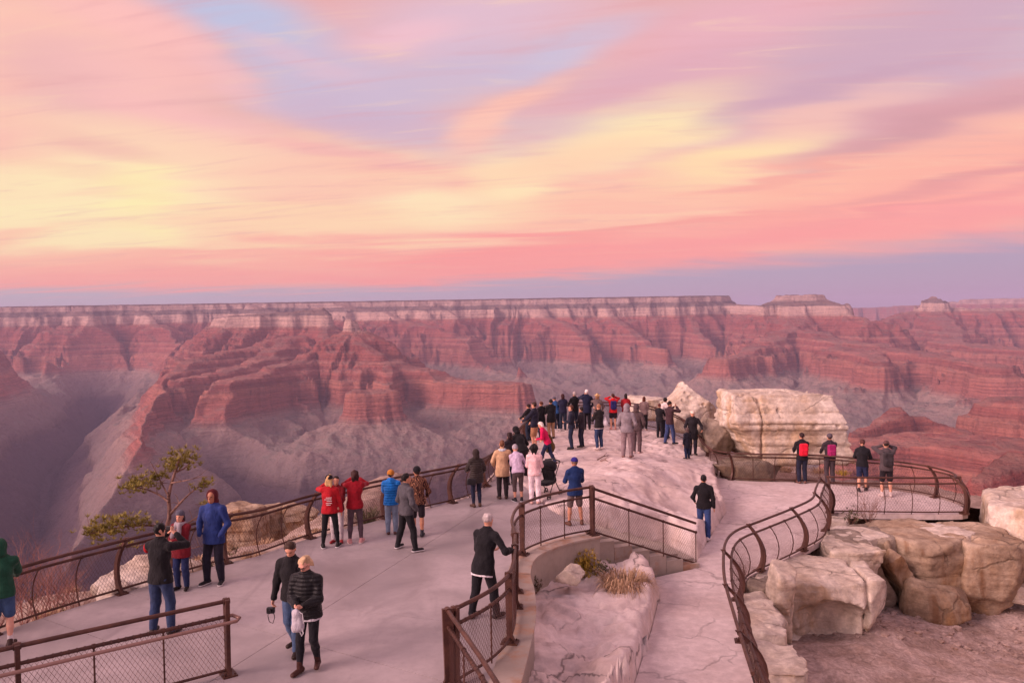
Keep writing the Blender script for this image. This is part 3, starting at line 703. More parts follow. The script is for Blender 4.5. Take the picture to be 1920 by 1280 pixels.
def height_rock(X, Y):
    z = idw(X, Y) + ledges(X, Y, 5, 0.26, 0.075, 2.2) * 0.9 + 0.015 * fbm2(X / 0.5, Y / 0.5, 8, 3) + 0.008 * fbm2(X / .17, Y / .17, 18, 2)
    crack = ridged2(X / 1.6 + .3 * noise2(X, Y, 4), Y / 0.8, 61, 2)
    z = z - 0.07 * sstep(0.93, 0.985, crack)
    dp = poly_sdf(X, Y, PLANTER); dl = poly_sdf(X, Y, LOWER); dw = poly_sdf(X, Y, PLATFORM); land = poly_sdf(X, Y, LAND)
    wl = np.array(curve2(CURVE_PTS)); dwall = np.full(X.shape, 1e9)
    for q in wl: dwall = np.minimum(dwall, np.hypot(X - q[0], Y - q[1]))
    zp = -0.62 - 0.16 * np.clip(dwall - 0.3, 0, 3) + 0.22 * sstep(0.9, 0.2, np.abs(dl) ) + ledges(X, Y, 15, 0.42, 0.10, 1.5) + 0.03 * fbm2(X / 0.35, Y / 0.35, 28, 3)
    cr2 = ridged2(X / 0.9 + .4 * noise2(X * 1.5, Y * 1.5, 14), Y / 0.5, 66, 2)
    zp = zp - 0.09 * sstep(0.93, 0.985, cr2)
    zp = np.maximum(zp, -1.16 + 0.10 * sstep(0.0, -0.25, dp) + 0.03 * fbm2(X / .3, Y / .3, 2, 2))
    wig = 0.12 * fbm2(X / 0.5, Y / 0.5, 44, 3)
    z = np.where(dp < 0.02, zp, z)
    z = z + (-1.36 - z) * sstep(0.10, -0.02, poly_sdf(X, Y, STAIR))
    z = z + (-1.32 - z) * sstep(0.10, -0.02, dl + wig * (dp > 0))
    z = z + (np.minimum(z, -0.25) - z) * sstep(0.06, -0.02, dw)
    out = np.maximum(land, 0)
    z = z - (out > 0.12) * (0.15 + 0.5 * sstep(.1, .5, out)) - np.clip(out - 0.3, 0, None) * (1.7 + 0.5 * noise2(X / 2, Y / 2, 71))
    return z
def sheet(name, x0, x1, y0, y1, res, f, mat, keep=None):
    nx, ny = int((x1 - x0) / res) + 1, int((y1 - y0) / res) + 1
    X, Y = np.meshgrid(np.linspace(x0, x1, nx), np.linspace(y0, y1, ny), indexing='ij')
    Z = f(X, Y)
    V = np.stack([X, Y, Z], -1).reshape(-1, 3)
    i = np.arange(nx - 1)[:, None] * ny + np.arange(ny - 1)[None, :]
    Q = np.stack([i, i + ny, i + ny + 1, i + 1], -1).reshape(-1, 4)
    if keep is not None:
        k = keep(X, Y, Z).reshape(-1); Q = Q[k[Q].any(1)]
        used = np.unique(Q); remap = np.full(len(V), -1); remap[used] = np.arange(len(used)); V = V[used]; Q = remap[Q]
    return link(name, new_mesh(name, V, Q, True, [mat]))
_edge = np.array([(p.x, p.y) for p in cat(TERR_PTS + FRONT_PTS[1:] + S_PTS[1:], False, .3)][2:])
def off_edge(X, Y):
    d = np.full(X.shape, 1e9)
    for q in _edge: d = np.minimum(d, np.hypot(X - q[0], Y - q[1]))
    return d > 0.5
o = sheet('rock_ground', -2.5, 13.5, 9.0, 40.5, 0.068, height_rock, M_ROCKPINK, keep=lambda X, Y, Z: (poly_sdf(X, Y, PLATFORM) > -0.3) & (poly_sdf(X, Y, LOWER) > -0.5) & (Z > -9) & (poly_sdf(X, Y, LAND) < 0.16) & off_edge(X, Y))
tagged(o, 'bare pink limestone outcrop with ledges and cracks in the middle of the overlook', 'rock ground', kind='structure')

# the concrete walkway: slabs with open joints
def clip_poly(poly, p, n):
    """both halves of a polygon cut by the line through p with normal n"""
    res = []
    for sgn in (1, -1):
        out = []
        for i in range(len(poly)):
            a, b = poly[i - 1], poly[i]
            da = ((a[0] - p[0]) * n[0] + (a[1] - p[1]) * n[1]) * sgn; db = ((b[0] - p[0]) * n[0] + (b[1] - p[1]) * n[1]) * sgn
            if (da > 0) != (db > 0):
                t = da / (da - db); out.append((a[0] + (b[0] - a[0]) * t, a[1] + (b[1] - a[1]) * t))
            if db > 0: out.append(b)
        res.append(out)
    return res
def prism(poly, z0, z1, name, mat, parent=None, bev=0.0):
    poly = dedupe(poly)
    if math.hypot(poly[0][0] - poly[-1][0], poly[0][1] - poly[-1][1]) < 0.02: poly = poly[:-1]
    n = len(poly); area = sum(poly[i - 1][0] * poly[i][1] - poly[i][0] * poly[i - 1][1] for i in range(n))
    if area < 0: poly = poly[::-1]
    from mathutils.geometry import tessellate_polygon
    tri = tessellate_polygon([[Vector((x, y, 0)) for x, y in poly]])
    vs = [(x, y, z1) for x, y in poly] + [(x, y, z0) for x, y in poly]; fs = []
    for t in tri:
        a, b, c = (poly[i] for i in t)
        if (b[0] - a[0]) * (c[1] - a[1]) - (b[1] - a[1]) * (c[0] - a[0]) < 0: t = t[::-1]
        fs += [tuple(t), tuple(i + n for i in t[::-1])]
    for i in range(n): j = (i + 1) % n; fs.append((i, i + n, j + n, j))
    me = bpy.data.meshes.new(name); me.from_pydata(vs, [], fs); me.update()
    return link(name, me, parent, mat)
walk = prism(PLATFORM, -0.40, -0.03, 'walkway', M_JOINT); tagged(walk, 'smooth concrete walkway of the overlook', 'walkway', kind='structure')
pieces = [PLATFORM]
def cut(a, b, gap=0.010):
    global pieces
    a = XY(*a, 0); b = XY(*b, 0); n = (b[1] - a[1], a[0] - b[0]); L = math.hypot(*n); n = (n[0] / L, n[1] / L)
    new = []
    for P in pieces:
        u = clip_poly(P, (a[0] + n[0] * gap / 2, a[1] + n[1] * gap / 2), n)[0]
        v = clip_poly(P, (a[0] - n[0] * gap / 2, a[1] - n[1] * gap / 2), n)[1]
        for q in (u, v):
            if len(q) >= 3: new.append(q)
    pieces = new
for a, b in (((460, 1235), (725, 1067)), ((460, 1122), (807, 1160)), ((760, 998), (860, 1002)), ((98, 1165), (164, 1188)), ((905, 1040), (700, 1030)), ((880, 1290), (700, 1240)), ((1000, 985), (880, 960))): cut(a, b)
for P in pieces: prism(P, -0.032, 0.0, 'slab', M_CONC, walk)

path = prism(LOWER, -1.31, ZL, 'lower_path', M_PATH); tagged(path, 'pink flagstone path and terrace below the steps', 'path', kind='structure')

# curved retaining wall with rusty coping
def wall_band(P, off0, off1, z0, z1, name, mat, parent, i0, i1):
    mb = MB(); k = 0
    C = P[i0:i1 + 1]
    for j, p in enumerate(C):
        t = (C[min(j + 1, len(C) - 1)] - C[max(j - 1, 0)]); t.z = 0; t.normalize(); n = Vector((-t.y, t.x, 0))    # left of travel = away from the walkway
        for o, z in ((off0, z0), (off1, z0), (off1, z1), (off0, z1)): mb.v.append((p.x + n.x * o, p.y + n.y * o, z))
    m = len(C)
    for j in range(m - 1):
        for q in range(4): mb.face([j * 4 + q, (j + 1) * 4 + q, (j + 1) * 4 + (q + 1) % 4, j * 4 + (q + 1) % 4])
    mb.face([0, 1, 2, 3]); mb.face([(m - 1) * 4 + q for q in (3, 2, 1, 0)])
    me = mb.mesh(name, mat, False); bm = bmesh.new(); bm.from_mesh(me); bmesh.ops.recalc_face_normals(bm, faces=bm.faces); bm.to_mesh(me); bm.free()
    return link(name, me, parent)
CW = cat(CURVE_PTS, False, 0.2)
wall = empty('retaining_wall', CW[len(CW) // 2] + Vector((0, 0, -1.2)), label='curved concrete retaining wall with rust stained top beside the planter', cat='wall')
_w0 = wall.location.copy()
def childfix(o, root):
    o.matrix_parent_inverse = Matrix.Translation(-root.location); return o
nseg = 5
for s in range(nseg):
    a = int(s * (len(CW) - 1) / nseg); b = int((s + 1) * (len(CW) - 1) / nseg)
    childfix(wall_band(CW, 0.02, 0.30, -1.25, 0.005, 'wall_segment', M_CONC2, wall, a, b), wall)
    childfix(wall_band(CW, -0.10, 0.34, 0.006, 0.05, 'coping', M_CONCR, wall, a, b), wall)

# steps from the walkway down to the lower path
sa = at(1112, 996, 0); sb = at(1305, 1060, ZL); sv = Vector((sb.x - sa.x, sb.y - sa.y, 0)); sl = sv.length; sv.normalize(); sn = Vector((-sv.y, sv.x, 0))
if sn.y < 0: sn = -sn
stairs = empty('stairs', sa + Vector((0, 0, -1.2)), label='short flight of concrete steps behind the sloping railing', cat='stairs')
NS = 6; rot_s = Matrix.Rotation(math.atan2(sv.y, sv.x), 3, 'Z')
for i in range(NS):
    top = -(i + 1) * (-ZL) / (NS + 1); c = sa + sv * (sl * (i + 0.5) / NS) + sn * 0.95
    mb = MB(); mb.box((c.x, c.y, (top - 1.4) / 2), (sl / NS + 0.012, 1.7, top + 1.4), rot_s); childfix(mb.build('step', M_CONC2, stairs, False), stairs)
    c2 = sa + sv * (sl * (i + 0.5) / NS) - sn * 0.04; top2 = top - 0.06
    mb = MB(); mb.box((c2.x, c2.y, (top2 - 1.4) / 2), (sl / NS - 0.008, 0.24, top2 + 1.4), rot_s); childfix(mb.build('stringer_block', M_CONCR if i % 2 else M_CONC2, stairs, False), stairs)

# earth slope under the terrace, right
PITC = [(1500, 1250, -3.2), (1640, 1210, -3.3), (1440, 1280, -2.9), (1900, 1120, -4.4), (1760, 1130, -4.2), (1900, 1270, -4.2), (1700, 1200, -3.9), (1600, 1130, -3.4)]
_px = np.array([XY(*c) for c in PITC]); _pz = np.array([c[2] for c in PITC]) + 0.65
def height_pit(X, Y):
    w = 0; s = 0
    for (x, y), z in zip(_px, _pz):
        k = 1 / ((X - x) ** 2 + (Y - y) ** 2 + 1.5) ** 1.5; w = w + k; s = s + k * z
    z = s / w + 0.30 * fbm2(X / 2.2, Y / 2.2, 81, 4) + 0.10 * ridged2(X / .7, Y / .7, 82, 3) + 0.05 * fbm2(X / .2, Y / .2, 83, 2)
    return z - 0.35 * np.clip(Y - 28, 0, 30)
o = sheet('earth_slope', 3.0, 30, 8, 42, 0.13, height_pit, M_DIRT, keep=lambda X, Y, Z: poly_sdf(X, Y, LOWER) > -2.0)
tagged(o, 'trampled brown earth slope below the terrace rocks', 'earth slope', kind='structure')

# slope outside the left railing and beyond the tip
_ll = [(p.x, p.y) for p in LEFT_PTS]
def height_rim(X, Y):
    land = poly_sdf(X, Y, LAND)
    d = np.maximum(land, 0)
    gl = sstep(-2.5, -5.5, X)
    z = -0.45 - (0.22 * gl + 1.1 * (1 - gl)) * np.minimum(d, 4.5) - (0.30 * gl + 1.0 * (1 - gl)) * np.clip(d - 4.5, 0, None) - 0.55 * np.clip(d - 7.0, 0, None)
    z = z + (0.45 * fbm2(X / 3.0, Y / 3.0, 91, 4) + 0.16 * ridged2(X / 1.1, Y / 1.1, 92, 3)) * sstep(0.2, 1.5, d)
    # rock promontory further along the rim
    q = at(470, 950, -15.0); q2 = at(590, 960, -16.5)
    e, t = seg_dist(X, Y, (q.x, q.y), (q2.x, q2.y))
    zz = -16.5 - 2.6 * t - 4.0 * sstep(1.6, 2.6, e + 1.4 * fbm2(X / 4, Y / 4, 93, 3)) - 0.55 * np.clip(e - 4, 0, None) + 1.2 * fbm2(X / 3, Y / 3, 94, 4)
    return np.maximum(np.maximum(z, zz), -48)
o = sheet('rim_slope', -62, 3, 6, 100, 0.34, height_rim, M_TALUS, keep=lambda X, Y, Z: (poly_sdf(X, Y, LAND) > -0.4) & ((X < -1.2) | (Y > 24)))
tagged(o, 'brushy brown slope falling away outside the left railing', 'slope', kind='structure')
def height_far(X, Y):
    d = np.maximum(poly_sdf(X, Y, LAND), 0)
    z = ZL - 0.30 - 0.12 * np.minimum(d, 6) - 0.9 * np.clip(d - 6, 0, None) + 0.35 * fbm2(X / 2, Y / 2, 101, 4) + 0.12 * ridged2(X / .8, Y / .8, 102, 3)
    return np.maximum(z, -30)
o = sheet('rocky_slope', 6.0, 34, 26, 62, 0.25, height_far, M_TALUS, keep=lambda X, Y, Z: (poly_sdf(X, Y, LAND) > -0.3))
tagged(o, 'stony slope with dry grass below the big boulders', 'slope', kind='structure')
print('ground', round(time.time() - T0, 1))
# ------------------------------------------------------------------ railings
def iron_material():
    m, nt, b = principled('brown_painted_steel', 0.5, 0.4)
    oc = world_pos(nt)
    n = nt.noise(oc, 3.0, 5, 0.65); n2 = nt.noise(oc, 26, 4, 0.7)
    col = nt.mix(nt.maprange(n, 0.35, 0.68), (.062, .026, .021), (.115, .050, .036))
    col = nt.mix(nt.maprange(n2, 0.56, 0.74, 0, 0.7), col, (.20, .085, .045))
    nt.put(b.inputs['Base Color'], col); b.inputs['Metallic'].default_value = 0.25
    nt.put(b.inputs['Roughness'], nt.maprange(n2, 0.3, 0.7, 0.36, 0.62)); bump(nt, b, n2, 0.2, 0.004)
    return m
M_IRON = iron_material()
M_WORN = plain((150, 118, 108), 0.38, 0.5, 'worn_handrail', 0.45)
M_WIRE = plain((92, 62, 56), 0.5, 0.4, 'rusty_wire', 0.3)

class Path:
    def __init__(s, P, step=0.12, smooth=True):
        s.p = cat(P, False, step) if smooth else [Vector(q) for q in P]
        if not smooth:
            out = []
            for a, b in zip(s.p[:-1], s.p[1:]):
                k = max(1, int((b - a).length / step)); out += [a.lerp(b, i / k) for i in range(k)]
            s.p = out + [s.p[-1]]
        s.s = [0.0]
        for a, b in zip(s.p[:-1], s.p[1:]): s.s.append(s.s[-1] + (b - a).length)
        s.L = s.s[-1]; s.S = np.array(s.s); s.A = np.array([tuple(q) for q in s.p])
    def at(s, t):
        return Vector([float(np.interp(t, s.S, s.A[:, k])) for k in range(3)])
    def tan(s, t):
        v = s.at(min(t + 0.15, s.L)) - s.at(max(t - 0.15, 0)); v.z = 0; v.normalize(); return v
BOWED = dict(hb=0.90, ha=1.05, o=lambda h: -0.17 * math.sin(min(h / 0.95, 1.15) * math.pi * 0.80) + 0.34 * (h / 1.05) ** 2.2, plate=(0.15, 0.075))
STRAIGHT = dict(hb=0.86, ha=1.06, o=lambda h: 0.0, plate=(0.11, 0.09), straight=True)
def fence(name, label, path, side, prof, bay=0.75, every=3, first=0, ends=(True, True), wire=True, pitch=0.062, extra=None, rails=('a', 'b'), wire_r=0.0024, group=None, worn=False):
    """railing along path; side +1: the walk lies left of travel. Heavy posts every `every` bays, thin bars between"""
    root = empty(name, path.at(path.L / 2), label=label, cat='railing', group=group)
    n = max(1, round(path.L / bay)); ds = path.L / n; hb, ha, off = prof['hb'], prof['ha'], prof['o']
    def frame(t):
        tg = path.tan(t); return path.at(t), tg, Vector((-tg.y, tg.x, 0)) * side     # base, tangent, inward
    def pt(t, h, extra_o=0.0):
        b, tg, nn = frame(t); return b + nn * (off(h) + extra_o) + Vector((0, 0, h))
    hs = [0.0, .12, .25, .4, .55, .7, .82, .9, .98, 1.05]
    # shared meshes in the local plane: x = inward, z = up
    def post_mesh():
        mb = MB(); w0, w1 = prof['plate']; L, Rr = [], []
        zs = hs + [ha + 0.03]
        for h in zs:
            f = h / ha; w = (w0 * (1 - f) + w1 * f) / 2 + 0.05 * max(0, 1 - h / 0.14) ** 2
            if prof.get('straight'): w = w0 / 2 * (0.75 + 0.35 * f) + 0.06 * max(0, 1 - h / 0.15) ** 2
            L.append((off(h) - w, 0, h)); Rr.append((off(h) + w, 0, h))
        mb.plate(L, Rr, (0, 0.028, 0))
        mb.box((0, 0, 0.012), (0.26, 0.20, 0.024)); mb.tube([(off(ha) - 0.0, -0.045, ha), (off(ha), 0.045, ha)], 0.045, 10)
        for sx in (-.09, .09):
            for sy in (-.07, .07): mb.tube([(sx, sy, 0.02), (sx, sy, 0.045)], 0.013, 6)
        me = mb.mesh('post', M_IRON); return me
    def bar_mesh():
        mb = MB(); mb.tube([(off(h), 0, h) for h in hs if h <= hb + 0.01], 0.0125, 6); mb.tube([(off(hb), -0.02, hb), (off(hb), 0.02, hb)], 0.036, 8)
        return mb.mesh('bar', M_IRON)
    pm, bm_ = post_mesh(), bar_mesh()
    slots = []
    for i in range(n + 1):
        heavy = (i - first) % every == 0
        if i == 0 and not ends[0] or i == n and not ends[1]: continue
        t = i * ds; b, tg, nn = frame(t)
        o = link('post' if heavy else 'bar', pm if heavy else bm_, root)
        o.location = b - root.location; o.rotation_euler = (0, 0, math.atan2(nn.y, nn.x))
    ts = np.linspace(0, path.L, max(3, int(path.L / 0.16)))
    def rail(nm, h, r, eo=0.0, mat=M_IRON, seg=8, t0=0, t1=None):
        mb = MB(); mb.tube([pt(t, h, eo) - root.location for t in ts if t >= t0 and (t1 is None or t <= t1)], r, seg); return mb.build(nm, mat, root)
    rail('top_rail', ha, 0.031, mat=M_WORN if worn else M_IRON)
    rail('middle_rail', hb, 0.027); rail('bottom_rail', 0.075, 0.021)
    if prof.get('hand'):
        eo, hh = prof['hand']; rail('hand_rail', hh, 0.026, eo, M_WORN)
        mb = MB()
        for e, sg in ((0.0, -1), (path.L, 1)):
            if (e == 0 and not ends[0]) or (e > 0 and not ends[1]): continue
            p, tg, nn = frame(e); a = pt(e, hh, eo) - root.location; c = pt(e, hb) - root.location
            mb.tube([a, a + tg * sg * .09, a.lerp(c, .35) + tg * sg * .15, c + tg * sg * .08, c], 0.026, 8)
        if mb.v: mb.build('rail_return', M_WORN, root)
        for i in range(0, n + 1, every):
            t = min(i * ds, path.L); mb = MB(); mb.tube([pt(t, hh - .02, eo) - root.location, pt(t, hh - .05, 0) - root.location], 0.014, 6); mb.build('bracket', M_IRON, root)
    if wire:
        for i in range(n):
            mb = MB(); a, b = i * ds + 0.012, (i + 1) * ds - 0.012; W = b - a; h0, h1 = 0.085, hb - 0.015; H = h1 - h0
            k = int((W + H * 0.62) / pitch)
            for dr in (1, -1):
                for j in range(k + 1):
                    c = j * pitch; pts = []
                    # line s = c - h*0.62
                    hh0 = max(0, (c - W) / 0.62); hh1 = min(H, c / 0.62)
                    if hh1 - hh0 < 0.02: continue
                    m = max(2, int((hh1 - hh0) / 0.17) + 1)
                    for q in range(m):
                        h = hh0 + (hh1 - hh0) * q / (m - 1); sx = c - h * 0.62
                        if dr < 0: sx = W - sx
                        pts.append(pt(a + sx, h0 + h) - root.location)
                    mb.tube(pts, wire_r, 3, False)
            # lacing around the rail
            if wire == 'laced':
                for j in range(int(W / 0.09)):
                    p = pt(a + j * .09, hb) - root.location; tg = path.tan(a + j * .09); mb.tube([p - tg * 0.008, p + tg * 0.008], 0.033, 8, False)
            o = mb.build('wire_mesh', M_WIRE, root)
    return root
sub = lambda P, a, b: P[a:b]
fence('railing', 'long bowed brown steel railing along the left edge of the concrete walkway', Path(LEFT_PTS), -1, BOWED, first=0)
fence('railing', 'brown railing round the far tip where the crowd stands', Path(TIP_PTS), -1, BOWED, pitch=.09, first=0)
fence('railing', 'brown railing stepping down from the outcrop to the terrace', Path(DESC_PTS), -1, BOWED, pitch=.09)
fence('railing', 'curved brown railing round the outer edge of the lower terrace', Path(TERR_PTS), -1, BOWED, pitch=.085, first=1)
fence('railing', 'straight front railing of the terrace above the stained cliff rocks', Path(FRONT_PTS, smooth=False), -1, BOWED, pitch=.085, first=0, every=5)
fence('railing', 'winding bowed railing between the lower path and the overhanging boulder', Path(S_PTS), -1, BOWED, first=0)
POSTED = dict(hb=0.84, ha=1.06, o=lambda h: 0.0, plate=(0.11, 0.09), straight=True)
fence('railing', 'curved railing on the rust stained retaining wall', Path([p + Vector((0, 0, .05)) for p in CURVE_PTS[:6]]), -1, dict(POSTED), first=0)
fence('railing', 'sloping railing beside the concrete steps with two posts', Path([at(1112, 1002, .05), at(1305, 1061, ZL)], smooth=False), 1, dict(POSTED), bay=0.95, every=9, first=0)
NEAR = dict(hb=0.84, ha=1.06, o=lambda h: 0.0, plate=(0.14, 0.10), straight=True, hand=(-0.16, 0.80))
fence('railing', 'short railing with laced mesh in front of the man in the black and red jacket', Path([at(428, 1264, 0), at(180, 1330, 0), at(-120, 1412, 0)], smooth=False), -1, dict(NEAR), wire='laced', bay=0.86, every=3, first=0)
fence('railing', 'railing with worn handrail leading up from the walkway below the man in black', Path([at(842, 1288, 0), at(905, 1400, 0), at(985, 1560, 0)], smooth=False), -1, dict(NEAR), wire='laced', bay=0.8, every=3, first=0)
fence('railing', 'short end of railing between the curved wall and the handrail end post', Path([CURVE_PTS[5] + Vector((0, 0, .05)), at(962, 1190, .05), at(925, 1240, .05), at(856, 1284, 0)]), -1, dict(POSTED), bay=0.8, wire='laced', first=1, every=2)
print('fence', round(time.time() - T0, 1))
# ------------------------------------------------------------------ boulders
def eul(a, b, c): return np.array(Euler((R(a), R(b), R(c))).to_matrix())
def rock(name, label, c, r, rot=(0, 0, 0), mat=None, res=0.07, rnd=0.3, amp=0.16, freq=0.9, strata=0.05, bed=0.22, seed=1, parts=(), cuts=(), holes=0, cat='boulder', group=None, flush=None, hollow=(), facets=11):
    """weathered boulder: rounded blocks joined, bedded, cracked, cut"""
    c = np.array(tuple(c)); M = eul(*rot)
    if flush is not None: cuts = tuple(cuts) + (((0, 0, flush - c[2]), (0, 0, 1)),)
    rnd *= .5; amp *= .62; L = [(np.zeros(3), np.array(r), M, rnd)] + [(np.array(a), np.array(b), M @ eul(*d), e) for a, b, d, e in parts]
    ext = max(np.linalg.norm(a) + np.linalg.norm(b) for a, b, _, _ in L)
    lo = np.full(3, 1e9); hi = -lo
    for a, b, m, e in L:
        h = np.abs(m) @ b + amp * 1.3; lo = np.minimum(lo, a - h); hi = np.maximum(hi, a + h)
    lo -= res * 2; hi += res * 2
    n = np.ceil((hi - lo) / res).astype(int) + 1
    X, Y, Z = np.meshgrid(*[lo[i] + np.arange(n[i]) * res for i in range(3)], indexing='ij')
    F = np.full(X.shape, 9.0)
    for a, b, m, e in L:
        x, y, z = X - a[0], Y - a[1], Z - a[2]
        u = [x * m[0, i] + y * m[1, i] + z * m[2, i] for i in range(3)]
        q = [np.abs(u[i]) - b[i] + e for i in range(3)]
        d = np.sqrt(sum(np.maximum(v, 0) ** 2 for v in q)) + np.minimum(np.maximum(np.maximum(q[0], q[1]), q[2]), 0) - e
        k = 0.12; h = np.clip(0.5 + 0.5 * (F - d) / k, 0, 1); F = F * (1 - h) + d * h - k * h * (1 - h)
    rg = np.random.RandomState(seed * 3 + 1); rr_ = np.array(r)
    for _ in range(facets):                      # fracture planes
        nv = rg.normal(0, 1, 3); nv[2] *= 0.7; nv = unit(nv); sup = np.abs(M.T @ nv) @ rr_
        d = X * nv[0] + Y * nv[1] + Z * nv[2] - sup * rg.uniform(.60, .80); F = np.maximum(F, d)
    for p, nv in cuts:
        nv = unit(nv); d = (X - p[0]) * nv[0] + (Y - p[1]) * nv[1] + (Z - p[2]) * nv[2]
        F = np.maximum(F, d)
    for hc_, hr_ in hollow:
        d = (np.sqrt(((X - hc_[0]) / hr_[0]) ** 2 + ((Y - hc_[1]) / hr_[1]) ** 2 + ((Z - hc_[2]) / hr_[2]) ** 2) - 1) * min(hr_); F = np.maximum(F, -d)
    I = np.argwhere(np.abs(F) < amp * 1.6 + res * 2); P = lo + I * res; x, y, z = P.T
    dsp = amp * fbm3(x * freq, y * freq, z * freq, seed, 4, 0.52) + 0.035 * fbm3(x * 4, y * 4, z * 4, seed + 5, 3)
    if strata:
        zz = z + 0.12 * fbm3(x * .5, y * .5, z * .5, seed + 9, 2) + 0.10 * x * math.sin(seed)
        q = zz / bed; f = q - np.floor(q); cell = np.floor(q)
        lay = noise3(cell * 7.3, cell * 0 + seed, cell * 0 + .5, seed) * strata
        rough_bed = np.clip(.5 + 1.2 * noise3(cell * 3.1, cell * 0 + 2.5, cell * 0 + .5, seed + 3), 0, 1)
        dsp = dsp + lay + strata * 1.6 * rough_bed * np.exp(-((f - .5) / .07) ** 2)
        # vertical joints
        jn = np.abs(noise3(x * .55, y * .55, z * .10, seed + 21)); dsp = dsp + 0.12 * np.exp(-(jn / .03) ** 2)
    F[tuple(I.T)] += dsp
    if holes:
        rg = np.random.RandomState(seed)
        S = I[np.abs(F[tuple(I.T)]) < res]
        for k in rg.choice(len(S), holes):
            h = lo + S[k] * res; rr = rg.uniform(.06, .16); d = np.sqrt((X - h[0]) ** 2 + (Y - h[1]) ** 2 + ((Z - h[2]) * 1.3) ** 2) - rr
            F = np.maximum(F, -d)
    V, Q = surface_nets(F, lo, res)
    me = new_mesh(name, V, Q, True, [mat or M_ROCK]); me.set_sharp_from_angle(angle=R(38))
    o = link(name, me, None, None, Vector(c)); return tagged(o, label, cat, group)
def ctr(px, py, d): return atd(px, py, d)
# beyond the terrace
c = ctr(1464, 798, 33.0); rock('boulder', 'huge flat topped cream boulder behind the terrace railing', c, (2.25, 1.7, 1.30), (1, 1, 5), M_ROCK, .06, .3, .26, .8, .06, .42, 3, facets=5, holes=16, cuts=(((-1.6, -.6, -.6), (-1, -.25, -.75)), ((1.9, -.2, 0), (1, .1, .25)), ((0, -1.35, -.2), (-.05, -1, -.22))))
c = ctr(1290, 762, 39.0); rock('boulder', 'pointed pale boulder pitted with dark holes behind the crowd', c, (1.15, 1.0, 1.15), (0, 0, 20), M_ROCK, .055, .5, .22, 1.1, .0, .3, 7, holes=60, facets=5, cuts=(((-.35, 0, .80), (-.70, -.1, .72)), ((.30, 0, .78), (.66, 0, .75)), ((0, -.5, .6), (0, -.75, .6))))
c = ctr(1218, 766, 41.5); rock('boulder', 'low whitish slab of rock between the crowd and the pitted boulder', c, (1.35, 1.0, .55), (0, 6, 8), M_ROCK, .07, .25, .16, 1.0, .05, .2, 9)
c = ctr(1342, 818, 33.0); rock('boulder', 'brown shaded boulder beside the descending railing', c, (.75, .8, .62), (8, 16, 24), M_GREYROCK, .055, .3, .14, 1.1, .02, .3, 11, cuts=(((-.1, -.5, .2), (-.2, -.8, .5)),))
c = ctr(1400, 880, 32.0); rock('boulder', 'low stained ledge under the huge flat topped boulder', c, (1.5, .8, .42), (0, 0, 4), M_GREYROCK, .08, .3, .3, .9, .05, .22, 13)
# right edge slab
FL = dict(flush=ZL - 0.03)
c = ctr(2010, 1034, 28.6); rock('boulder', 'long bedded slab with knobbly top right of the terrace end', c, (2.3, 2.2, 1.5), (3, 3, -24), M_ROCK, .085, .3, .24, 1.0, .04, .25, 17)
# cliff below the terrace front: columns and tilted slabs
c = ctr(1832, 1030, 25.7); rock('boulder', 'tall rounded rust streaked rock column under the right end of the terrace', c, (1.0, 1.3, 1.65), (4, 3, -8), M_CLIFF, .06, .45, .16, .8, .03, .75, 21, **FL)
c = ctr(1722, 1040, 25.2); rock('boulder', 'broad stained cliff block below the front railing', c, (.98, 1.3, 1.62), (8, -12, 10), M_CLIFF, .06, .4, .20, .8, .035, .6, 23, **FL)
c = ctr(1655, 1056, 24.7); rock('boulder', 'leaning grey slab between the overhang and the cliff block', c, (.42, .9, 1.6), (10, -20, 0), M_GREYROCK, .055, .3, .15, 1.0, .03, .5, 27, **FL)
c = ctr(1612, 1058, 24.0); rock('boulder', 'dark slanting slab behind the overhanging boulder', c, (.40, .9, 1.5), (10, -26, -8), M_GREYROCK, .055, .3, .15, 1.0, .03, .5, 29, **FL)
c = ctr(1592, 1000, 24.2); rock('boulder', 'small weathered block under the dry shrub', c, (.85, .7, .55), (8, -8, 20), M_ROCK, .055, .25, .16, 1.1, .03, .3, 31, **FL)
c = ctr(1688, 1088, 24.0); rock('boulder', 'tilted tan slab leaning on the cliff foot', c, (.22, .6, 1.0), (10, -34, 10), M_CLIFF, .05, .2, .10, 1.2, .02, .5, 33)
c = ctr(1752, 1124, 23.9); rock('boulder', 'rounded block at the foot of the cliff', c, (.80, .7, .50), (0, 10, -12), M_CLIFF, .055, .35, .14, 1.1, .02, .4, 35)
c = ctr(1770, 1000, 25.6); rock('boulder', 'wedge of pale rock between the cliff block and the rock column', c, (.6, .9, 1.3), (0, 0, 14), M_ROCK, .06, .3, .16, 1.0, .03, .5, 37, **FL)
c = ctr(1582, 1040, 23.0); rock('boulder', 'sloping shoulder of rock below the terrace corner', c, (.75, .85, 1.25), (6, 8, -10), M_ROCK, .055, .35, .18, 1.0, .03, .5, 51, **FL)
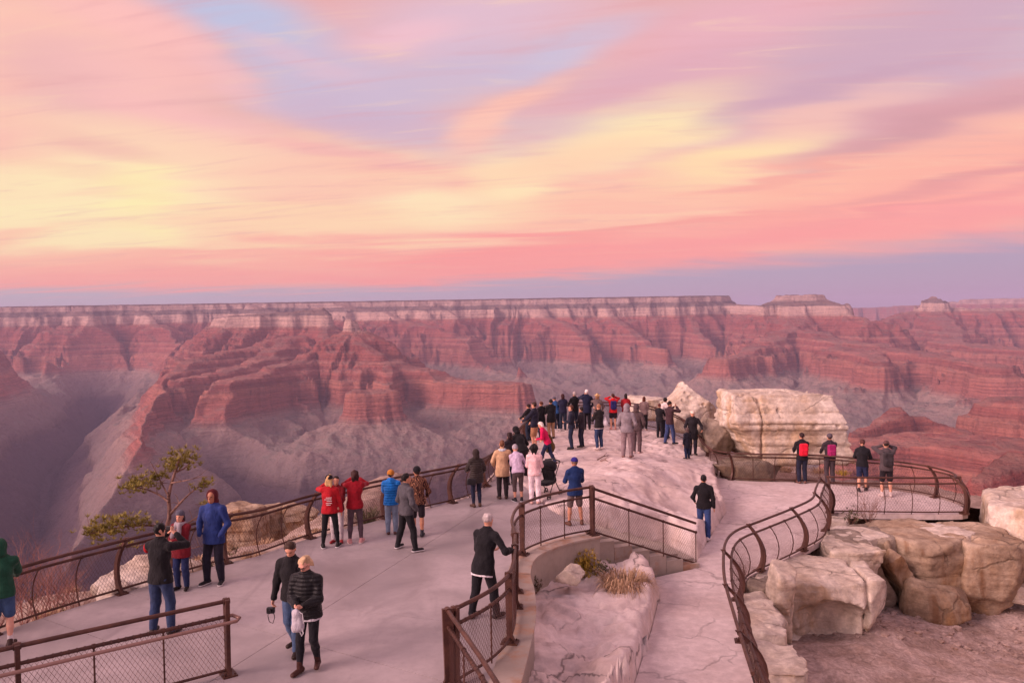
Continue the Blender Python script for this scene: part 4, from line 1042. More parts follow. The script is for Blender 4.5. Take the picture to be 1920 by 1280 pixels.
# overhanging boulder
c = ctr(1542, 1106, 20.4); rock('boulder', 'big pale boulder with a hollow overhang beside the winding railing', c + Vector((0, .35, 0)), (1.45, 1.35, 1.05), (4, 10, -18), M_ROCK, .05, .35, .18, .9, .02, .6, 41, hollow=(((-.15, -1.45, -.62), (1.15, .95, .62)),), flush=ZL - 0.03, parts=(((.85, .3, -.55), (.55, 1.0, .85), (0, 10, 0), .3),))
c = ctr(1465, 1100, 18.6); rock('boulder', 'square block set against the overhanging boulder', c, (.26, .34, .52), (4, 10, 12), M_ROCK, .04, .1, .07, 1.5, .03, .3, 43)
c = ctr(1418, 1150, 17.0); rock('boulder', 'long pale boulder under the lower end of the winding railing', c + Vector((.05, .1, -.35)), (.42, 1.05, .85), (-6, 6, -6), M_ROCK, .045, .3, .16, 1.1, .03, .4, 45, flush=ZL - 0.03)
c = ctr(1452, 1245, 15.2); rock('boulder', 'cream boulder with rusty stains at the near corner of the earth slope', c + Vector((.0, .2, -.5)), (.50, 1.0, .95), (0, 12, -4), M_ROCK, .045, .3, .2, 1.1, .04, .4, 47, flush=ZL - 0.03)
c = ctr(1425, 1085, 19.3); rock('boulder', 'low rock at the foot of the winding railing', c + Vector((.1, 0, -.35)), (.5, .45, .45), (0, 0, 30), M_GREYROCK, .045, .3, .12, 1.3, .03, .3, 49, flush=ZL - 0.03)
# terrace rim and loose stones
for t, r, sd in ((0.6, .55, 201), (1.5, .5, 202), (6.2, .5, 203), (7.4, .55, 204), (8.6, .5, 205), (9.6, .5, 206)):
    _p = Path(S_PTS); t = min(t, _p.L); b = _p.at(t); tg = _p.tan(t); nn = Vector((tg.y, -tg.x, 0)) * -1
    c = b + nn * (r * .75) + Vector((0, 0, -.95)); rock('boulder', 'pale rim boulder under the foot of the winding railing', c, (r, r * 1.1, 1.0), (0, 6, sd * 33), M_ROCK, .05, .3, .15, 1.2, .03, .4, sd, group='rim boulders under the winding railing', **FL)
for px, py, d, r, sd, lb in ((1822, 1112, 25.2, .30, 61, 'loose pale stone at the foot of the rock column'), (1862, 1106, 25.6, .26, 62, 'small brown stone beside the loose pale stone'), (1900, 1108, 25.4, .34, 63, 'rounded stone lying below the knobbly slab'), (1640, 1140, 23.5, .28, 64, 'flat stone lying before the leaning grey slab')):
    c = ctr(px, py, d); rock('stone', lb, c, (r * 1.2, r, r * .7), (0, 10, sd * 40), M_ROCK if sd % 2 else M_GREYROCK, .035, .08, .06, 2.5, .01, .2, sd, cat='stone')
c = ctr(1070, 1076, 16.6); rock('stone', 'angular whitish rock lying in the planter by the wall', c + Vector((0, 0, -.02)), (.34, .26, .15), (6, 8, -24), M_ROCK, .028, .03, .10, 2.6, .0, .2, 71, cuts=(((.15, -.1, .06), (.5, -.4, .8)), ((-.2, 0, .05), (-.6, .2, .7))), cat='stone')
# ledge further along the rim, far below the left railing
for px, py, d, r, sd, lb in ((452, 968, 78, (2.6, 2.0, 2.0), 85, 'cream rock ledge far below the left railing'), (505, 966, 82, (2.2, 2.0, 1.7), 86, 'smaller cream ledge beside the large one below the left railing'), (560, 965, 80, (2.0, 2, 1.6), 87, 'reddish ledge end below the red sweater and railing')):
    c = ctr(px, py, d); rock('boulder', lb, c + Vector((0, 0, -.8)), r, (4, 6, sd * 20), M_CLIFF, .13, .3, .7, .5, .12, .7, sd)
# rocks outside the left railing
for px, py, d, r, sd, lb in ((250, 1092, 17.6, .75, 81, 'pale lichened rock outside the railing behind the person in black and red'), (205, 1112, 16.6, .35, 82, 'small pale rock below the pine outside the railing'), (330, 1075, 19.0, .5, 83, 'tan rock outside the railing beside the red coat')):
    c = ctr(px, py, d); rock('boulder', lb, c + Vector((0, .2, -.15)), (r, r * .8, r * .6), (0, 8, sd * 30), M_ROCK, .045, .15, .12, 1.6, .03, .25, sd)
print('rocks', round(time.time() - T0, 1))
# ------------------------------------------------------------------ people: one smooth body each, clothes and hair as children
class Field:
    def __init__(s, res, k=0.02): s.res = res; s.k = k; s.pr = []; s.cuts = []
    def cone(s, a, b, ra, rb, flat=None, k=None):
        s.pr.append(('c', np.array(a, float), np.array(b, float), ra, rb, flat, k)); return s
    def ell(s, c, r, M=None, k=None):
        s.pr.append(('e', np.array(c, float), np.array(r, float), np.eye(3) if M is None else np.array(M, float), None, None, k)); return s
    def box(s, c, r, M=None, rnd=0.02, k=None):
        s.pr.append(('b', np.array(c, float), np.array(r, float), np.eye(3) if M is None else np.array(M, float), rnd, None, k)); return s
    def cut(s, p, n): s.cuts.append((np.array(p, float), np.array(n, float))); return s       # keep the side against n
    def mesh(s, wrinkle=0.0, wscale=7.0, seed=1, zs=0.6):
        lo = np.full(3, 1e9); hi = -lo; bb = []
        for p in s.pr:
            if p[0] == 'c':
                r = max(p[3], p[4]); a = np.minimum(p[1], p[2]) - r; b = np.maximum(p[1], p[2]) + r
            else:
                r = np.linalg.norm(p[2]) if p[0] == 'b' else p[2].max(); a = p[1] - r; b = p[1] + r
            bb.append((a, b)); lo = np.minimum(lo, a); hi = np.maximum(hi, b)
        m = s.res * 2 + 0.012; lo -= m; hi += m
        n = np.ceil((hi - lo) / s.res).astype(int) + 1
        F = np.full(n, 0.4, np.float32); ax = [lo[i] + np.arange(n[i]) * s.res for i in range(3)]
        for p, (a, b) in zip(s.pr, bb):
            k = s.k if p[6] is None else p[6]
            mg = k + 2.2 * s.res
            i0 = np.clip(np.floor((a - mg - lo) / s.res).astype(int), 0, n - 1); i1 = np.clip(np.ceil((b + mg - lo) / s.res).astype(int) + 1, 1, n)
            X = ax[0][i0[0]:i1[0], None, None]; Y = ax[1][None, i0[1]:i1[1], None]; Z = ax[2][None, None, i0[2]:i1[2]]
            if p[0] == 'c':
                A, B = p[1], p[2]; ab = B - A; L2 = ab @ ab + 1e-12
                x, y, z = X - A[0], Y - A[1], Z - A[2]
                t = np.clip((x * ab[0] + y * ab[1] + z * ab[2]) / L2, 0, 1)
                x = x - t * ab[0]; y = y - t * ab[1]; z = z - t * ab[2]
                if p[5] is not None:                 # flattened along a unit axis
                    axv, fl = p[5]; q = (x * axv[0] + y * axv[1] + z * axv[2]) * (1 / fl - 1)
                    x = x + q * axv[0]; y = y + q * axv[1]; z = z + q * axv[2]
                    d = (np.sqrt(x * x + y * y + z * z) - (p[3] + (p[4] - p[3]) * t)) * (0.5 + fl / 2)
                else: d = np.sqrt(x * x + y * y + z * z) - (p[3] + (p[4] - p[3]) * t)
            else:
                M = p[3]; x, y, z = X - p[1][0], Y - p[1][1], Z - p[1][2]
                u = [x * M[0, i] + y * M[1, i] + z * M[2, i] for i in range(3)]
                if p[0] == 'e':
                    k0 = np.sqrt(sum((u[i] / p[2][i]) ** 2 for i in range(3))); k1 = np.sqrt(sum((u[i] / p[2][i] ** 2) ** 2 for i in range(3))) + 1e-9
                    d = k0 * (k0 - 1) / k1
                else:
                    q = [np.abs(u[i]) - p[2][i] + p[4] for i in range(3)]
                    d = np.sqrt(sum(np.maximum(v, 0) ** 2 for v in q)) + np.minimum(np.maximum(np.maximum(q[0], q[1]), q[2]), 0) - p[4]
            S = F[i0[0]:i1[0], i0[1]:i1[1], i0[2]:i1[2]]
            if k > 1e-6:
                h = np.clip(0.5 + 0.5 * (S - d) / k, 0, 1); S[...] = S * (1 - h) + d * h - k * h * (1 - h)
            else: S[...] = np.minimum(S, d)
        if wrinkle:
            I = np.argwhere(np.abs(F) < 0.045); P = lo + I * s.res
            F[tuple(I.T)] += wrinkle * fbm3(P[:, 0] * wscale, P[:, 1] * wscale, P[:, 2] * wscale * zs, seed, 2)
        for c, nv in s.cuts:
            d = (ax[0][:, None, None] - c[0]) * nv[0] + (ax[1][None, :, None] - c[1]) * nv[1] + (ax[2][None, None, :] - c[2]) * nv[2]
            F = np.maximum(F, d)
        return surface_nets(F, lo, s.res)
def unit(v): v = np.array(v, float); return v / (np.linalg.norm(v) + 1e-9)
def two_bone(a, t, l1, l2, pole):
    a = np.array(a, float); t = np.array(t, float); v = t - a; d = np.linalg.norm(v); d2 = min(d, (l1 + l2) * 0.998); v = v / (d + 1e-9)
    x = (l1 * l1 - l2 * l2 + d2 * d2) / (2 * d2); h = math.sqrt(max(l1 * l1 - x * x, 0))
    p = np.array(pole, float); p = p - v * (p @ v); p = unit(p)
    return a + v * x + p * h, a + v * d2
SKIN = [(214, 160, 134), (196, 140, 112), (170, 116, 90), (224, 172, 150)]
def skin_mat(i):
    key = ('skin', i)
    if key in MATS: return MATS[key]
    m, nt, b = principled('skin', 0.55, 0.35); c = lin(SKIN[i])
    n = nt.noise(obj_coord(nt), 20, 3); nt.put(b.inputs['Base Color'], nt.mix(nt.maprange(n, .35, .7), tuple(v * .88 for v in c), (c[0] * 1.02, c[1] * .92, c[2] * .9)))
    b.inputs['Subsurface Weight'].default_value = 0.0
    MATS[key] = m; return m
def pattern_mat():
    m, nt, b = principled('patterned_fleece', 0.9, 0.1); oc = obj_coord(nt)
    w = nt.new('ShaderNodeTexWave', wave_type='BANDS', bands_direction='X'); nt.put(w.inputs[0], oc); w.inputs['Scale'].default_value = 4.2; w.inputs['Distortion'].default_value = 5.0; w.inputs['Detail'].default_value = 0; w.inputs['Detail Scale'].default_value = 3.2
    nt.put(b.inputs['Base Color'], nt.ramp(w.outputs['Fac'], [(0, lin((58, 38, 36))), (.42, lin((70, 45, 40))), (.5, lin((190, 140, 112))), (.72, lin((176, 120, 90))), (.8, lin((48, 34, 36))), (1, lin((60, 40, 40)))]))
    bump(nt, b, nt.noise(oc, 14, 3), 0.5, 0.015); return m
ARM = dict(down=(.27, .03, .80), pocket=(.20, .15, .93), rail=(.17, .40, 1.03), photo=(.075, .31, 1.50), phone=(.07, .31, 1.22), face=(.085, .17, 1.575), crossed=(-.08, .23, 1.14), belly=(.05, .25, 1.08), back=(.10, -.16, .98), up=(.13, .16, 1.66), low=(.24, .24, .95), side=(.36, .10, .95))
PEOPLE = []
NPERS = [0]
def person(px, py, top, yaw, label, z=0.0, H=None, top_c=(30, 28, 32), top_k='jacket', leg_c=(40, 48, 66), leg_k='trousers', shoe=(38, 32, 32), hair='short', hair_c=(38, 26, 22), hat=None, hat_c=(30, 30, 35), skin=0,
           arms=('down', 'down'), lean=0, side=0, feet=((-.10, 0), (.10, 0)), head=(0, 0), res=0.02, hood=False, pack=None, sock=None, puffy=0, hem=None, ground=None, collar=None, glasses=False, fem=False, sit=0, mat_top=None, group=None, extra=None, sole=None, twist=0, slv='long'):
    NPERS[0] += 1; seed = NPERS[0] * 7
    p = at(px, py, z)
    if ground is not None:
        for _ in range(4):
            zz = float(ground(np.array([[p.x]]), np.array([[p.y]]))[0, 0]); p = at(px, py, zz)
    if H is None: H = min(1.88, max(1.5, (py - top) * math.hypot(p.x, p.y) / FPX))
    s = H / 1.75; sw = (0.165 if fem else 0.185); res = res / s
    yr = R(yaw)
    # skeleton, in metres of a 1.75 m figure facing +Y
    hz = 0.92 - sit
    pel = np.array([0, 0, hz]); ph = R(lean); si = R(side)
    sp = unit([math.sin(si), math.sin(ph) * math.cos(si), math.cos(ph) * math.cos(si)]); fw = unit(np.array([0, 1, 0]) - sp * sp[1])
    tw = R(twist); rt = np.cross(fw, sp); rt, fw2 = rt * math.cos(tw) + fw * math.sin(tw), fw * math.cos(tw) - rt * math.sin(tw)
    waist = pel + sp * 0.16; chest = pel + sp * 0.33; shc = pel + sp * 0.455; nb = pel + sp * 0.535
    hd = unit(sp * 0.75 + np.array([0, 0, .35]))
    hc = nb + hd * 0.155 + fw2 * 0.02
    hy, hp = R(head[0]), R(head[1])
    hf = unit(fw2 * math.cos(hy) - rt * math.sin(hy)); hr = np.cross(hf, hd); hr = unit(hr); hu = np.cross(hr, hf)
    hf2 = hf * math.cos(hp) - hu * math.sin(hp); hu = hu * math.cos(hp) + hf * math.sin(hp); hf = hf2
    HM = np.stack([hr, hf, hu], 1)
    def hl(x, y, zz): return hc + HM @ np.array([x, y, zz])
    armj = []
    for q, sg in ((0, -1), (1, 1)):
        sh = shc + rt * sw * sg; a = arms[q]
        tg = np.array(ARM[a] if isinstance(a, str) else a, float)
        if isinstance(a, str): tg = np.array([tg[0] * sg, tg[1], tg[2]])
        if a in ('photo', 'face', 'up', 'phone', 'belly', 'crossed'): tg = tg + (shc - np.array([0, 0, 1.39])) * np.array([1, 1, .9])
        elb, wr = two_bone(sh, tg, .285, .255, (sg * .55, -.5, -.55) if a not in ('photo', 'face', 'up') else (sg * .9, -.1, -.6))
        armj.append((sh, elb, wr))
    legj = []
    for q, sg in ((0, -1), (1, 1)):
        hp_ = pel + np.array([sg * .088, 0, -.03]); ft = np.array([feet[q][0], feet[q][1], 0.085 + (feet[q][2] if len(feet[q]) > 2 else 0)])
        kn, an = two_bone(hp_, ft, .410, .402, (sg * .10, 1, .1))
        legj.append((hp_, kn, an))
    ax_d = (fw, 0.66)
    # ---- body (skin)
    B = Field(res * 1.15, 0.018)
    B.cone(pel, waist, .135, .120, ax_d).cone(waist, chest, .120, .140, ax_d).cone(chest, shc, .140, .110, ax_d).cone(shc - rt * sw * .8, shc + rt * sw * .8, .048, .048)
    B.cone(nb - sp * .03, hc - hu * .05, .056, .052)
    for sg in (-1, 1): B.cone(nb - sp * .01, shc + rt * sg * sw * .8, .045, .040)
    B.ell(hl(0, -.008, .02), (.076, .096, .100), HM).ell(hl(0, .030, -.055), (.056, .064, .066), HM)
    if res < 0.019:
        B.cone(hl(0, .086, .012), hl(0, .108, -.022), .009, .014, k=.012).ell(hl(0, .078, -.062), (.024, .016, .012), HM, k=.008)
        for sg in (-1, 1): B.ell(hl(sg * .078, -.005, -.005), (.010, .022, .032), HM, k=.006)
        B.ell(hl(0, .080, .034), (.052, .016, .012), HM, k=.012)
    for (sh, elb, wr), sg, a in zip(armj, (-1, 1), arms):
        B.cone(sh, elb, .046, .038).cone(elb, wr, .038, .026)
        d = unit(wr - elb); nn = unit(np.cross(d, np.array([0, 1.0, 0]) if abs(d[1]) < .8 else np.array([0, 0, 1.0]))) * -sg
        grip = a in ('photo', 'phone', 'face', 'rail', 'belly', 'up') or not isinstance(a, str)
        sd = unit(np.cross(nn, d)); PM = np.stack([sd, d, nn], 1)
        if a == 'pocket': continue
        B.ell(wr + d * .05, (.040, .055, .018), PM, k=.014)
        fr = max(.0085, .52 * res); c1, c2 = (R(45), R(95)) if grip else (R(18), R(38))
        for j, (o, ln) in enumerate(((-.030, .040), (-.010, .046), (.011, .043), (.030, .034))):
            b0 = wr + d * .088 + sd * o; b1 = b0 + (d * math.cos(c1) + nn * math.sin(c1)) * ln; b2 = b1 + (d * math.cos(c2) + nn * math.sin(c2)) * ln * .85
            B.cone(b0 - d * .02, b0, fr, fr, k=.004).cone(b0, b1, fr, fr * .95, k=.004).cone(b1, b2, fr * .95, fr * .8, k=.004)
        ts = sd * (1 if (sd @ np.array([-sg, 1, .3])) > 0 else -1)
        t0 = wr + d * .025 + ts * .030; t1 = t0 + unit(d * .75 + ts * .6 + nn * .25) * .042; t2 = t1 + unit(d * .9 + nn * .6) * .032
        B.cone(t0, t1, fr * 1.2, fr * 1.05, k=.006).cone(t1, t2, fr * 1.05, fr * .85, k=.004)
    for (h_, kn, an), f in zip(legj, feet):
        B.cone(h_, kn, .080, .054).cone(kn, kn * .62 + an * .38 + np.array([0, -.012, 0]), .052, .054).cone(kn * .62 + an * .38 + np.array([0, -.012, 0]), an, .052, .034)
        tq = unit(np.array([.28 * (1 if h_[0] > 0 else -1), 1, 0])); B.cone(an - tq * .02 + np.array([0, 0, -.04]), an + tq * .09 + np.array([0, 0, -.052]), .026, .018)
    V, Q = B.mesh()
    sk = skin_mat(skin)
    root = link('person', new_mesh('body', V * s, Q, True, [sk]), None, None, p, yr)
    tagged(root, label, 'person', group)
    def part(name, field, mat, **kw):
        v, q = field.mesh(**kw)
        if not len(v): return None
        return link(name, new_mesh(name, v * s, q, True, [mat]), root)
    # ---- trousers, shorts or skirt
    lm = cloth(leg_c, 0.88, name='trouser_cloth'); W = Field(res * 1.25, 0.022); slim = leg_k in ('slim', 'capri')
    ex = 0.004 if slim else 0.016
    W.cone(pel - sp * .02, waist - sp * .03, .150 + (.01 if fem else 0), .134, ax_d)
    for (h_, kn, an), sg in zip(legj, (-1, 1)):
        if leg_k == 'shorts':
            W.cone(h_ + np.array([0, -.01, 0]), h_ * .12 + kn * .88, .100, .086)
        elif leg_k == 'skirt': W.cone(h_ + np.array([0, -.01, 0]), h_ * .35 + kn * .65, .11, .10)
        else:
            W.cone(h_ + np.array([0, -.012, 0]), kn, .088 + ex, .060 + ex)
            cf = kn * .62 + an * .38 + np.array([0, -.012, 0]); W.cone(kn, cf, .060 + ex, .058 + ex)
            if leg_k != 'capri': W.cone(cf, an + np.array([0, -.008, 0 if not slim else .015]), .058 + ex, .040 if slim else .060)
    W.cut((0, 0, .035), (0, 0, -1))
    part('trousers' if leg_k in ('trousers', 'slim', 'capri') else leg_k, W, lm, wrinkle=.004 if slim else .011, seed=seed, wscale=8)
    # ---- top
    tm = mat_top or cloth(top_c, 0.8 if not puffy else 0.5, name='jacket_cloth', puffy=puffy); J = Field(res, 0.028)
    g = {'tshirt': .014, 'jacket': .026, 'coat': .03, 'puffer': .04, 'sweater': .022}[top_k]
    J.cone(pel - sp * .04, waist, .168 + g, .138 + g, (fw, .70)).cone(waist, chest, .134 + g, .156 + g, (fw, .76)).cone(chest, shc, .156 + g, .118 + g, (fw, .74)).cone(shc - rt * sw * .86, shc + rt * sw * .86, .046 + g, .046 + g)
    J.cone(shc + sp * .02, nb + sp * .025, .085, .058 + g * .4)
    for sg in (-1, 1): J.cone(nb, shc + rt * sg * sw * .8 + sp * .01, .050 + g * .3, .040 + g * .8, k=.04)
    if hem is None: hem = {'tshirt': .08, 'jacket': .10, 'sweater': .09, 'puffer': .11, 'coat': .34}[top_k]
    if hem > .12: J.cone(pel, pel - sp * hem, .170 + g, .182 + g, (fw, .74))
    else: J.cone(pel, pel - sp * (hem + .03), .170 + g, .172 + g, (fw, .70))
    for sh, elb, wr in armj:
        if slv == 'short': J.cone(sh, sh * .35 + elb * .65, .055 + g, .05 + g)
        else: J.cone(sh, elb, .046 + g * .9, .040 + g * .75).cone(elb, wr + (elb - wr) * .04, .040 + g * .75, .028 + g * .55)
    J.cut(pel - sp * hem, -sp)
    part({'tshirt': 'shirt', 'sweater': 'sweater', 'coat': 'coat', 'puffer': 'puffer_jacket', 'jacket': 'jacket'}[top_k], J, tm, wrinkle=.019, seed=seed + 3, wscale=8, zs=.8)
    if top_k in ('jacket', 'coat', 'puffer') and not hood and (collar is None or collar[0] == 'hem') and res < .019:
        C = Field(res, .012)
        for i in range(9):
            w0, w1 = 2 * math.pi * i / 9, 2 * math.pi * (i + 1) / 9
            q0, q1 = (nb + rt * .066 * math.cos(w) + fw * .062 * math.sin(w) + sp * (.03 - .012 * math.sin(w)) for w in (w0, w1)); C.cone(q0 - sp * .02, q1 + sp * .012, .017, .017)
        part('collar', C, tm)
    if collar is not None:       # pale shirt hem, or scarf, under the jacket
        kind, cc = collar
        C = Field(res, .015)
        if kind == 'hem': C.cone(pel - sp * (hem + .035), pel - sp * (hem - .03), .170 + g, .170 + g, (fw, .70)).cut(pel - sp * (hem + .028), -sp).cut(pel - sp * (hem - .02), sp)
        else:
            for i in range(8):
                w0, w1 = 2 * math.pi * i / 8, 2 * math.pi * (i + 1) / 8
                C.cone(nb + rt * .085 * math.cos(w0) + fw * .075 * math.sin(w0), nb + rt * .085 * math.cos(w1) + fw * .075 * math.sin(w1), .042, .042)
            C.cone(nb + fw * .09 - rt * .02, chest + fw * .16 - rt * .03, .045, .055).cone(nb + fw * .06 + rt * .06, chest + fw * .12 + rt * .13 - sp * .05, .045, .05)
        part('shirt_hem' if kind == 'hem' else 'scarf', C, cloth(cc, .9, name='scarf_cloth'), wrinkle=.01, seed=seed)
    # ---- shoes and socks
    sm = plain(shoe, .6, .3, 'shoe_leather'); so = plain(sole, .7, .2, 'shoe_sole') if sole else None
    for (h_, kn, an), sg in zip(legj, (-1, 1)):
        S = Field(min(res, .016 / s), .016); to = unit(np.array([sg * .28, 1, 0])); b0 = np.array([an[0], an[1], an[2] - .085])
        S.cone(b0 - to * .05 + [0, 0, .046], b0 + to * .15 + [0, 0, .036], .046, .040, ((0, 0, 1), .9)).cone(b0 - to * .03 + [0, 0, .05], an + np.array([0, -.01, .03]), .046, .042)
        if shoe == 'boot': pass
        S.cut(b0 + [0, 0, .004], (0, 0, -1)); o = part('shoe', S, sm)
        if so is not None and o is not None:
            S2 = Field(min(res, .014 / s), .01); S2.cone(b0 - to * .05 + [0, 0, .02], b0 + to * .155 + [0, 0, .02], .053, .046, ((0, 0, 1), .55)).cut(b0 + [0, 0, .002], (0, 0, -1)).cut(b0 + [0, 0, .028], (0, 0, 1))
            v, q = S2.mesh()
            if len(v): link('sole', new_mesh('sole', v * s, q, True, [so]), o)
        if sock is not None:
            kind = sock[1] if len(sock) == 2 else .22; cc = sock[0] if len(sock) == 2 else sock
            S = Field(res, .01); S.cone(an + np.array([0, 0, .0]), an + (kn - an) * kind, .043, .040 + .02 * kind); part('boot_shaft' if kind > .5 else 'sock', S, cloth(cc, .9, name='sock_knit'))
    # ---- hair, hat, hood
    hm = cloth(hair_c, .55, .3, 'hair')
    if hood:
        K = Field(res, .02); K.ell(hl(0, -.022, .020), (.105, .122, .128), HM).ell(hl(0, -.05, -.09), (.10, .09, .09), HM).cut(hl(0, .036, -.01), hf * .96 - hu * .12)
        hcap = cloth(hood if not isinstance(hood, bool) else top_c, .85, name='hood_cloth'); part('hood', K, hcap, wrinkle=.01, seed=seed)
    elif hair != 'bald':
        K = Field(res, .018)
        K.ell(hl(0, -.016, .032), (.083, .103, .099), HM)
        if hair in ('long', 'bob', 'curly'):
            ln = {'long': .24, 'bob': .10, 'curly': .10}[hair]
            K.ell(hl(0, -.05, -.04), (.088, .062, .10), HM).cone(hl(-.035, -.055, -.05), hl(-.045, -.07, -.08) * [1, 1, 1] - np.array([0, 0, ln]), .055, .035).cone(hl(.035, -.055, -.05), hl(.045, -.07, -.08) - np.array([0, 0, ln]), .055, .035)
            if hair == 'curly': K.ell(hl(0, -.03, .0), (.125, .12, .135), HM)
        K.cut(hl(0, .050, .046), hf * .80 - hu * .60)
        part('hair', K, hm, wrinkle=.024 if hair != 'short' else .02, seed=seed, wscale=22, zs=.5)
    if hat:
        K = Field(min(res, .016 / s), .015); htm = cloth(hat_c, .85, name='hat_cloth')
        if hat == 'beanie':
            K.ell(hl(0, -.014, .050), (.094, .110, .100), HM).cone(hl(0, -.01, .035), hl(0, -.012, .05), .098, .096, None).cut(hl(0, 0, .022), -hu * .97 + hf * .2)
        elif hat == 'cap':
            K.ell(hl(0, -.012, .050), (.090, .106, .088), HM).cut(hl(0, 0, .030), -hu)
        else:
            K.ell(hl(0, -.01, .055), (.086, .10, .085), HM).cut(hl(0, 0, .035), -hu)
        o = part('beanie' if hat == 'beanie' else 'cap' if hat == 'cap' else 'sun_hat', K, htm, wrinkle=.006, seed=seed)
        if hat in ('cap', 'sunhat') and o is not None:
            S2 = Field(.012 / s, .01)
            if hat == 'cap': S2.ell(hl(0, .105, .038), (.070, .075, .012), HM)
            else: S2.ell(hl(0, -.005, .045), (.165, .18, .014), HM)
            v, q = S2.mesh(); link('brim', new_mesh('brim', v * s, q, True, [htm]), o)
    # ---- face
    if abs(((yaw + head[0] + 180) % 360) - 0) < 75 or abs(((yaw + head[0]) % 360) - 180) < 75:
        if res < .019:
            dk = plain((44, 28, 24), .4, .4, 'eye'); lp = plain((150, 78, 74), .5, .3, 'lips')
            for sg in (-1, 1):
                E = Field(.006, .002); E.ell(hl(sg * .031, .078, .012), (.015, .012, .008), HM); v, q = E.mesh(); link('eye', new_mesh('eye', v * s, q, True, [dk]), root)
            E = Field(.006, .002); E.ell(hl(0, .090, -.064), (.024, .008, .007), HM); v, q = E.mesh(); link('mouth', new_mesh('mouth', v * s, q, True, [lp]), root)
            if glasses:
                mb = MB()
                for sg in (-1, 1):
                    c = [hl(sg * .032 + .024 * math.cos(w), .104, .010 + .018 * math.sin(w)) * s for w in np.linspace(0, 2 * math.pi, 13)]
                    mb.tube(c, .0035, 5, False); mb.tube([hl(sg * .056, .103, .014) * s, hl(sg * .080, -.01, .014) * s], .003, 5)
                mb.tube([hl(-.009, .106, .012) * s, hl(.009, .106, .012) * s], .003, 5); mb.build('glasses', plain((30, 22, 22), .3, .5, 'spectacle_frame'), root)
    # ---- backpack worn on the back
    if pack is not None:
        K = Field(res, .02); BM = np.stack([rt, fw, sp], 1); c = chest - fw * .20 - sp * .06
        K.box(c, (.145, .085, .21), BM, .06).box(c - fw * .07 - sp * .08, (.11, .05, .10), BM, .04)
        o = part('backpack', K, cloth(pack, .7, name='backpack_nylon'), wrinkle=.012, seed=seed)
        for sg in (-1, 1):
            S2 = Field(.015, .008); pts = [c + rt * sg * .09 + sp * .17, shc + rt * sg * .10 + sp * .06 + fw * .01, chest + rt * sg * .11 + fw * .155, waist + rt * sg * .14 + fw * .06]
            for a_, b_ in zip(pts[:-1], pts[1:]): S2.cone(a_, b_, .017, .017)
            v, q = S2.mesh(); link('strap', new_mesh('strap', v * s, q, True, [cloth((34, 30, 34), .8, name='strap_webbing')]), o)
    mw = Matrix.Translation(p) @ Matrix.Rotation(yr, 4, 'Z')
    info = dict(root=root, s=s, M=mw, wr=[Vector(a[2] * s) for a in armj], el=[Vector(a[1] * s) for a in armj], W=lambda v: mw @ Vector(np.array(v) * s), pel=pel, chest=chest, shc=shc, rt=rt, fw=fw, sp=sp, hl=hl)
    PEOPLE.append(info); return info
def hand_world(i, q): return i['M'] @ (i['wr'][q] + (i['wr'][q] - i['el'][q]).normalized() * .09)
def thing_box(name, label, cat, loc, size, mat, rot=None, rnd=.25, group=None, res=None):
    """a small soft-cornered solid"""
    r = res or max(.006, min(size) / 8); F = Field(r, .004); F.box((0, 0, 0), [v / 2 for v in size], None, min(size) / 2 * rnd)
    v, q = F.mesh(); o = link(name, new_mesh(name, v, q, True, [mat]), None, None, loc)
    if rot is not None: o.rotation_euler = rot
    return tagged(o, label, cat, group)
HI, MID, LO = .0120, .0160, .0225
G = height_rock
BLK = (30, 28, 33); NVY = (30, 36, 58); JEAN = (52, 66, 98)
person(6, 1214, 1038, 25, 'person in green hoodie and blue shorts with white socks beside the left railing', top_c=(28, 74, 56), leg_c=(58, 84, 122), leg_k='shorts', sock=((225, 215, 215), .3), shoe=(60, 40, 36), hood=True, arms=('low', 'rail'), res=MID, skin=3)
a = person(304, 1188, 993, -12, 'person in black jacket with red shoulder photographing, wearing blue jeans', top_c=(26, 24, 28), leg_c=(46, 60, 92), arms=('photo', 'photo'), feet=((-.15, 0), (.15, .03)), res=HI, shoe=(48, 40, 40), hair_c=(20, 16, 16), head=(0, 8))
J = Field(.016, .01); J.ell(a['shc'] - a['rt'] * .215 + [0, 0, -.03], (.05, .07, .085)); v, q = J.mesh(); link('shoulder_patch', new_mesh('shoulder_patch', v * a['s'], q, True, [cloth((170, 30, 36))]), a['root'])
h = hand_world(a, 1); thing_box('camera_phone', 'small camera raised by the person in black and red jacket', 'camera', h + Vector((-.07, .05, .03)), (.11, .04, .07), plain((50, 48, 52), .4, .5, 'camera_body'))
person(342, 1104, 965, 176, 'person in dark red coat with grey beanie and grey scarf beside the left railing', top_c=(112, 24, 36), leg_c=(36, 46, 84), arms=('crossed', 'belly'), hat='beanie', hat_c=(88, 86, 100), collar=('scarf', (150, 140, 146)), res=MID, fem=True, top_k='coat', hem=.2, hair='long', hair_c=(60, 44, 40))
person(403, 1093, 925, 172, 'person in blue rain jacket and dark red hat with hands in pockets', top_c=(38, 56, 114), leg_c=(34, 32, 46), arms=('pocket', 'pocket'), hood=(84, 26, 34), feet=((-.13, 0), (.13, .05)), shoe=(36, 34, 38), sole=(205, 198, 198), res=HI, skin=2, top_k='coat', hem=.16)
a = person(553, 1222, 1013, 168, 'bearded person in black jacket and jeans walking with a camera in one hand', top_c=(24, 22, 26), leg_c=(74, 94, 126), arms=('down', (.30, .08, .80)), feet=((-.08, .12), (.09, -.18, .03)), head=(8, 26), shoe=(50, 36, 32), res=HI, hair_c=(62, 44, 36), skin=0, lean=4)
